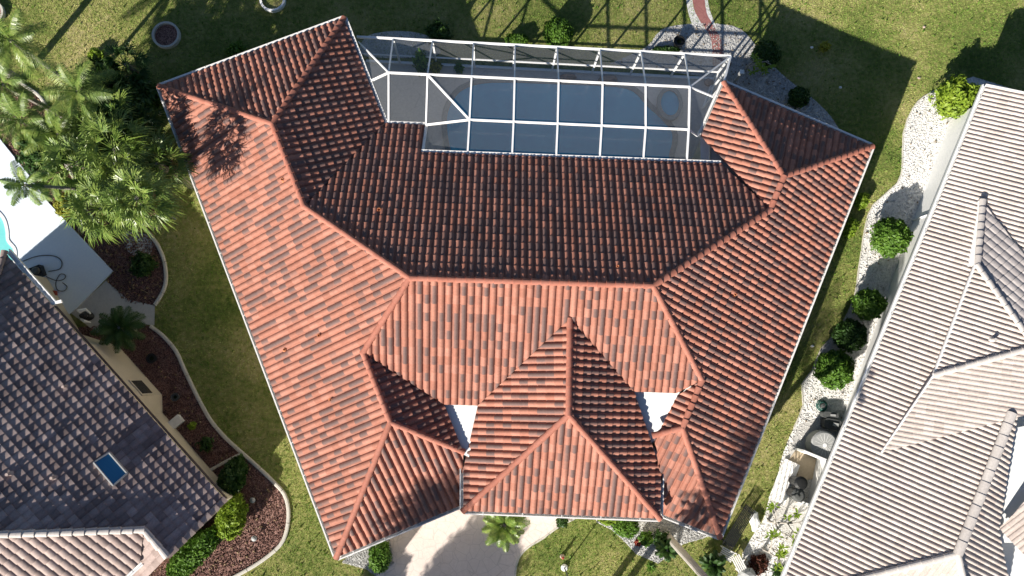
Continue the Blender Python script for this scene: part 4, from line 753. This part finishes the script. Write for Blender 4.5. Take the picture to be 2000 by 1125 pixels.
# ------------------------------------------------------------------ small things
def ring(px, py, r, label, h=.22, t_=.10, ma='curb', soil='mulch'):
    c = P(px, py, 0); t = thing('planter_ring', label, 'planter', c); mb = MB(); mb.lathe((c[0], c[1], 0), [(r, -.02), (r, h), (r-t_, h), (r-t_, .02)], 32); mb.build('rim', M_[ma], t)
    mb = MB(); mb.lathe((c[0], c[1], 0), [(r-t_+.003, .08), (r-t_-.1, .09), (0, .10)], 24); mb.build('soil', M_[soil], t)
ring(327, 71, .66, 'round stone planter ring in the dark palm shadow on the lawn')
ring(534, 2, .62, 'round white edged planter cut by the top edge of the photo', ma='white', soil='lawn')
ring(-14, 28, .62, 'round planter ring cut by the top left corner', ma='curb')
def pot(px, py, r, h, label, ma='black', cat='pot', name='flower_pot'):
    c = P(px, py, 0); t = thing(name, label, cat, c); mb = MB(); mb.lathe((c[0], c[1], .02), [(r*.7, 0), (r, h*.9), (r*1.08, h*.92), (r*1.08, h), (r*.92, h), (r*.88, h*.8)], 20); mb.build('body', M_[ma], t)
    mb = MB(); mb.lathe((c[0], c[1], .02), [(r*.89, h*.78), (0, h*.82)], 16); mb.build('soil', M_['core'], t)
pot(1322, 88, .26, .5, 'black round pot on the shaded gravel behind the enclosure')
pot(301, 700, .22, .3, 'black round pot in the shaded mulch of the lower bed')
pot(346, 775, .18, .25, 'smaller dark pot with a pale rim near the curb of the lower bed', 'dkgrey')
# mower-like pump and hoses on the patio
p = P(76, 533, .1); t = thing('pool_pump', 'black pump unit with hoses on the shaded patio', 'pump', p)
mb = MB(); mb.box((p[0], p[1], .28), (.62, .5, .34), .4); mb.build('housing', M_['black'], t); mb = MB(); mb.lathe((p[0]+.1, p[1]+.05, .44), [(.17, 0), (.17, .12), (.1, .18), (0, .18)], 16); mb.build('lid', M_['dkgrey'], t)
def hose(pts, z, r, label, ma='dkgrey'):
    q = [P(a, b, z) for a, b in sm(pts, 5)]; mb = MB(); mb.tube(q, r, 6); o = mb.build('garden_hose', M_[ma]); return tag(o, label, 'hose')
hose([(45, 510), (75, 500), (105, 500), (120, 510), (117, 525), (95, 530)], .13, .022, 'black hose looping above the pump on the patio')
hose([(90, 540), (110, 548), (125, 545), (127, 537), (117, 536), (109, 552), (112, 566), (125, 568), (131, 560), (122, 552)], .13, .018, 'thin dark hose coiled to the right of the pump')
def crate(px, py, sz, label, ma, z0=0, rz=0, name='storage_box', cat='box', lid=True):
    c = P(px, py, z0); t = thing(name, label, cat, c); mb = MB(); mb.box((c[0], c[1], z0+sz[2]*.45), (sz[0]*.94, sz[1]*.94, sz[2]*.9), rz); mb.build('body', M_[ma], t)
    mb = MB(); mb.box((c[0], c[1], z0+sz[2]*.95+.002), (sz[0], sz[1], sz[2]*.1), rz); mb.build('lid', M_[ma], t)
crate(104, 574, (.42, .24, .2), 'small red box beside the gutter corner on the patio', 'red', .1, .1)
crate(348, 823, (.55, .42, .3), 'white utility box against the wall in the mulch', 'gutter', 0, .7, 'utility_box')
# scooter-like garden ornament
c = P(172, 618, 0); t = thing('garden_statue', 'white and black ornament of two birds at the wall end of the path', 'statue', c)
mb = MB(); mb.lathe((c[0], c[1], 0), [(.26, 0), (.28, .1), (.2, .2), (.12, .3), (.16, .42), (.1, .55), (0, .6)], 14, 1.2, .8); mb.build('base', M_['black'], t)
mb = MB(); mb.tube([c+[-.3, .25, .4], c+[-.05, .2, .62], c+[.15, .28, .55], c+[.3, .1, .35]], [.04, .10, .08, .03], 8); mb.tube([c+[-.1, -.15, .4], c+[.1, -.25, .5], c+[.3, -.3, .3]], [.05, .07, .03], 8); mb.build('birds', M_['white'], t)
# lamp post on the front lawn
c = P(1102, 1108, 0); t = thing('lamp_post', 'slim dark lamp post with a round white foot on the front lawn', 'lamp post', c)
mb = MB(); mb.tube([c, c+[0, 0, 2.0]], .03, 8); mb.build('pole', M_['dkgrey'], t)
mb = MB(); mb.lathe((c[0], c[1], 2.0), [(.04, 0), (.11, .03), (.13, .28), (.03, .38), (0, .39)], 8); mb.build('lantern', M_['lamp'], t)
mb = MB(); mb.lathe((c[0], c[1], 0), [(.15, 0), (.16, .08), (.10, .15), (0, .16)], 16); mb.build('base', M_['white'], t)
c = P(1098, 1086, 0); t = thing('garden_statue', 'small reddish figure standing beside the lamp post', 'statue', c); mb = MB(); mb.lathe((c[0], c[1], 0), [(.11, 0), (.12, .08), (.07, .14), (.09, .3), (.04, .4)], 12, 1, .8); mb.build('body', M_['stone'], t); mb = MB(); mb.lathe((c[0]-.01, c[1]+.02, .38), [(.03, 0), (.07, .06), (.05, .13), (0, .15)], 10); mb.build('head', M_['red'], t)
c = P(1055, 1112, 0)
for px, py, lb_ in ((500, 1049, 'small landscape light with a pale cap in the sunny mulch'), (497, 975, 'dark landscape light in the shaded mulch near the curb'), (1548, 946, None)):
    if lb_ is None: continue
    c = P(px, py, 0); t = thing('landscape_light', lb_, 'garden light', c); mb = MB(); mb.tube([c, c+[0, 0, .3]], .015, 6); mb.build('stake', M_['dkgrey'], t)
    mb = MB(); mb.lathe((c[0], c[1], .28), [(.05, 0), (.13, .01), (.06, .07), (0, .09)], 12); mb.build('cap', M_['grey'], t)
# air conditioner, bins, enclosure beside the pale house
c = P(1596, 866, 0); t = thing('air_conditioner', 'grey air conditioner with round fan grille beside the pale roof', 'air conditioner', c)
mb = MB(); mb.box((c[0], c[1], .04), (1.25, 1.15, .08), -.4); mb.build('pad', M_['concrete'], t)
mb = MB(); mb.lathe((c[0], c[1], .08), [(.60, 0), (.64, .1), (.64, .68), (.56, .72), (.42, .72)], 28); mb.build('casing', M_['grey'], t)
mb = MB(); mb.lathe((c[0], c[1], .08), [(.43, .6), (0, .6)], 24); mb.build('fan_well', M_['dkgrey'], t)
mb = MB(); [mb.beam([c[0]+.06*math.cos(k*1.2566), c[1]+.06*math.sin(k*1.2566), .74], [c[0]+.38*math.cos(k*1.2566), c[1]+.38*math.sin(k*1.2566), .72], .17, .015) for k in range(5)]; mb.build('fan', M_['dkgrey'], t)
mb = MB(); mb.lathe((c[0], c[1], .78), [(.09, 0), (.09, .04), (0, .05)], 14)
for k in range(16): mb.beam([c[0]+.08*math.cos(k*.3927), c[1]+.08*math.sin(k*.3927), .81], [c[0]+.5*math.cos(k*.3927), c[1]+.5*math.sin(k*.3927), .80], .010, .010)
mb.build('grille', M_['white'], t)
def pad(px, py, sx_, sy_, h, rz, label, ma): 
    c = P(px, py, 0); t = thing('pump_unit', label, 'pool equipment', c, 'pool equipment by the wall'); q = []
    for k in range(20):
        a = k*math.pi/10; e = .5; x = math.copysign(abs(math.cos(a))**e, math.cos(a))*sx_/2; y = math.copysign(abs(math.sin(a))**e, math.sin(a))*sy_/2; q.append((c[0]+x*math.cos(rz)-y*math.sin(rz), c[1]+x*math.sin(rz)+y*math.cos(rz)))
    mb = MB(); mb.prism(q, .02, h); mb.build('body', M_[ma], t); mb = MB(); mb.box((c[0]+.1, c[1], h+.03), (sx_*.3, sy_*.3, .06), rz); mb.build('cap', M_['grey'], t)
pad(1619, 828, .85, .5, .45, -.2, 'larger dark grey rounded unit above the air conditioner', 'dkgrey'); pad(1615, 810, .75, .3, .4, -.1, 'narrow grey unit with a white cap above the larger one', 'dkgrey')
c = P(1604, 792, 0); t = thing('hose_reel', 'green coiled garden hose on the gravel below the last bush', 'hose', c); mb = MB()
for k in range(3): mb.tube([c+np.array([math.cos(a)*(.26-.05*k), math.sin(a)*(.26-.05*k), .05+.05*k]) for a in np.linspace(0, 6.283, 20)], .022, 6, False)
mb.build('coil', mat('green_hose', (.03, .12, .10), .5), t); mb = MB(); mb.lathe((c[0], c[1], 0), [(.1, 0), (.1, .2), (0, .22)], 10); mb.build('hub', M_['dkgrey'], t)
bx = [P(*q, 0) for q in ((1553, 873), (1598, 891), (1582, 925), (1530, 918))]
# bin store: white low walls round two black bins
bs = [P(*q, 0) for q in ((1552, 876), (1596, 894), (1578, 985), (1536, 968))]; t = thing('bin_store', 'low walled bin store with a beige floor board beside the pale house', 'enclosure', bs[0])
mb = MB(); qq = [P(*q, 0) for q in ((1530, 912), (1555, 876), (1594, 892), (1590, 935), (1560, 940))]; mb.prism([p[:2] for p in qq][::-1], .02, .06); mb.build('floor_board', M_['beige'], t)
mb = MB()
for a_1, b_1 in ((0, 1), (1, 2), (2, 3)): mb.beam(bs[a_1]+[0, 0, .5], bs[b_1]+[0, 0, .5], .09, 1.0)
mb.build('wall', M_['stucco'], t)
def wbin(px, py, rz, label):
    c = P(px, py, .9)*[1, 1, 0]; t = thing('wheelie_bin', label, 'bin', c, 'bins in the bin store'); mb = MB(); mb.lathe((c[0], c[1], .0), [(.2, .03), (.27, .95), (.29, 1.0)], 16); mb.build('body', M_['black'], t)
    mb = MB(); mb.lathe((c[0], c[1], 1.0), [(.31, 0), (.31, .04), (.2, .10), (0, .12)], 16); mb.build('lid', M_['dkgrey' if rz else 'black'], t)
wbin(1562, 943, 0, 'upper black bin in the bin store with its black lid'); wbin(1557, 966, 1, 'lower bin in the bin store with a grey lid')
# white slabs and side walkway
struct(flatpoly('side_walkway', G([(1640, 800), (1660, 830), (1600, 985), (1560, 1060), (1535, 1112), (1500, 1160), (1560, 1170), (1700, 900), (1690, 820)]), .026, M_['concrete']))
struct(flatpoly('side_walkway', G([(1560, 830), (1640, 800), (1660, 850), (1600, 980), (1575, 1060), (1548, 1100), (1520, 1020), (1500, 1000), (1520, 930)]), .03, M_['concrete']))
c = P(1530, 940, 0); t = thing('tarp_bundle', 'crumpled white and grey sheet lying beside the bin store', 'tarp', c)
bm = bmesh.new(); bmesh.ops.create_grid(bm, x_segments=16, y_segments=16, size=.5)
for v in bm.verts: v.co.z = .08+.13*abs(math.sin(v.co.x*13+v.co.y*5))*(1-abs(v.co.x)*1.4)+random.random()*.03; v.co.x *= .8; v.co.y *= 2.0
bmesh.ops.rotate(bm, verts=bm.verts, cent=(0, 0, 0), matrix=Matrix.Rotation(-.42, 3, 'Z')); me = bpy.data.meshes.new('sheet'); bm.to_mesh(me); bm.free(); me.materials.append(M_['gutter']); o = bpy.data.objects.new('sheet', me); S.collection.objects.link(o); o.parent = t
# slatted bench and white seats
def bench(px, py, L_, W_, h, rz, label, ma, slats=7, name='slatted_bench', cat='bench'):
    c = P(px, py, h)*[1, 1, 0]; t = thing(name, label, cat, c); u = np.array([math.cos(rz), math.sin(rz), 0]); v = np.array([-u[1], u[0], 0])
    mb = MB()
    for k in range(slats): o = v*((k+.5)/slats-.5)*W_; mb.beam(c+o-u*L_/2+[0, 0, h], c+o+u*L_/2+[0, 0, h], W_/slats*.62, .03)
    mb.build('seat', M_[ma], t)
    for a in (-.42, .42):
        for b_ in (-.38, .38): mb = MB(); q = c+u*L_*a+v*W_*b_; mb.beam(q, q+[0, 0, h-.02], .06, .06); mb.build('leg', M_[ma], t)
    return t
bench(1443, 1030, 2.1, .55, .5, .98, 'slatted bench, its shade put into a black colour, beside the white stones', 'black', 8)  # grey bench coloured black to carry the shade over it
bench(1420, 1083, .62, .5, .42, -.5, 'white slatted seat on the lawn below the roof corner', 'gutter', 6, 'low_bench', 'bench')
bench(1443, 1100, .7, .45, .40, -1.1, 'white slatted seat tilted away from the first one', 'gutter', 5, 'low_bench', 'bench')
lump('white_boulder', P(1472, 1018, 0), (.22, .45, .2), 'white', 'large pale stone between the dark bench and the bare tree', 'rock', None, 5)
lump('white_boulder', P(1455, 1118, 0), (.42, .3, .3), 'grey', 'rounded grey boulder at the bottom edge by the white seats', 'rock', None, 6)
# downpipe on the white wall, light posts
c = P(1782, 430, 0); t = thing('garden_lamp', 'thin white post with an arm beside the largest clipped bush', 'garden light', c); mb = MB(); mb.tube([c, c+[0, 0, 1.9]], .035, 8); mb.build('pole', M_['white'], t); mb = MB(); mb.lathe((c[0], c[1], 1.9), [(.05, 0), (.1, .04), (.08, .2), (0, .24)], 10); mb.build('lantern', M_['lamp'], t)
c = P(1434, 158, 0); t = thing('utility_post', 'short blue grey post at the right corner of the enclosure', 'post', c); mb = MB(); mb.beam(c, c+[0, 0, 1.1], .14, .14); mb.build('post', M_['grey'], t); mb = MB(); mb.box((c[0], c[1], 1.13), (.2, .2, .05)); mb.build('cap', M_['white'], t)
for i, (x, y, ma, l) in enumerate([(1585, 93, 'white', 'pale stone beside the yellow leaved plant'), (1641, 171, 'white', 'small white stone alone in the shaded back lawn'), (1794, 153, 'stone', 'small brown stone on the sunny lawn near the house shadow'), (1804, 53, 'stone', 'small brown stone on the bright back lawn'), (1586, 676, 'white', 'small white stone on the grass strip between the houses'), (343, 428, 'stone', None)]):
    if l: lump('small_stone', P(x, y, 0), (.09, .07, .05), ma, l, 'stone', None, 20+i, 1)
mb = MB(); mb.tube([P(328, 420, .05), P(344, 428, .06)], .03, 6); tag(mb.build('fallen_branch', M_['bark']), 'short pale stick lying on the lawn below the palms', 'stick')
# ------------------------------------------------------------------ ground cover: grass blades, chips, pebbles
def region(poly, pts): return inpoly(pts, [p[:2] for p in poly])
def blades(n, xr, yr, excl, name, ma, h=.055, wd=.03, keep=None):
    p = np.stack([rng.uniform(*xr, n), rng.uniform(*yr, n)], 1); ok = np.ones(n, bool)
    for e in excl: ok &= ~region(e, p)
    if keep is not None: ok &= region(keep, p)
    p = p[ok]; N_ = len(p); a = rng.random(N_)*6.283; ln2 = rng.normal(size=(N_, 2))*.035; hh = h*(.5+rng.random(N_)*.9)
    s = np.stack([np.cos(a), np.sin(a)], 1)*wd*.5*(.6+.8*rng.random(N_))[:, None]
    v = np.zeros((N_, 3, 3)); v[:, 0, :2] = p-s; v[:, 1, :2] = p+s; v[:, 2, :2] = p+ln2; v[:, :2, 2] = .002; v[:, 2, 2] = hh
    return struct(link(name, v.reshape(-1, 3), np.arange(3*N_).reshape(N_, 3), M_[ma]), 'stuff')
def chips(n, poly, name, ma, r=.03, z=.02, excl=()):
    q = np.array([p[:2] for p in poly]); lo, hi_ = np.maximum(q.min(0), (-24.5, -10.5)), np.minimum(q.max(0), (27, 20)); p = rng.uniform(lo, hi_, (n, 2)); ok = region(poly, p)
    for e in excl: ok &= ~region(e, p)
    p = p[ok]; N_ = len(p); base = np.array([(1, 0, 0), (-.5, .87, 0), (-.5, -.87, 0), (0, 0, 1.), (0, 0, -.6)]); fc = np.array([(0, 1, 3), (1, 2, 3), (2, 0, 3), (1, 0, 4), (2, 1, 4), (0, 2, 4)])
    sc = r*(.5+rng.random((N_, 1, 3))); a = rng.random(N_)*6.283; ca, sa_ = np.cos(a), np.sin(a); v = base[None]*sc*[1, 1, .7]; v = v+rng.normal(size=v.shape)*r*.15
    x = v[..., 0]*ca[:, None]-v[..., 1]*sa_[:, None]+p[:, :1]; y = v[..., 0]*sa_[:, None]+v[..., 1]*ca[:, None]+p[:, 1:]; v = np.stack([x, y, v[..., 2]+z+r*.3], -1)
    return struct(link(name, v.reshape(-1, 3), (fc[None]+5*np.arange(N_)[:, None, None]).reshape(-1, 3), M_[ma]), 'stuff')
HW = off(outline, .3); patp = pat
beds = [bedApoly, bedBpoly, bedC, drv, fb, fb2, gbp, glp, [p for p in HW], patp, rw, wp2, [P(*q, 0) for q in ((700, 118), (1395, 156), (1420, 175), (1440, 420), (820, 420), (700, 250))],
        G([(1349, -120), (1352, 0), (1366, 40), (1390, 60), (1390, 40), (1377, 10), (1374, -120)]), G([(208, 548), (250, 585), (303, 597), (302, 636), (262, 630), (190, 650), (130, 605)])]
blades(620000, (-25, 27.5), (-11, 20), beds, 'grass', 'grass')
blades(9000, (-25, 27.5), (-11, 20), beds, 'lawn_weeds', 'leaf', .12, .09)
chips(1500, bedApoly, 'leaf_litter', 'deadfrond', .07, .05, [patp]); chips(900, bedBpoly, 'leaf_litter', 'deadfrond', .06, .05, [wp2]); chips(900, glp, 'leaf_litter', 'deadfrond', .05, .05, [rw]); chips(500, gbp, 'leaf_litter', 'deadfrond', .05, .05, [HW])
chips(42000, bedApoly, 'mulch_chips', 'mulch', .035, .02, [patp]); chips(38000, bedBpoly, 'mulch_chips', 'mulch', .035, .024, [wp2]); chips(3000, bedC, 'mulch_chips', 'mulch', .035, .02)
chips(60000, glp, 'gravel_stones', 'gravel', .032, .02, [rw]); chips(22000, gbp, 'gravel_stones', 'graygravel', .032, .018, [HW]); chips(9000, fb, 'gravel_stones', 'graygravel', .032, .018, [HW]); chips(3500, fb2, 'gravel_stones', 'graygravel', .03, .02)
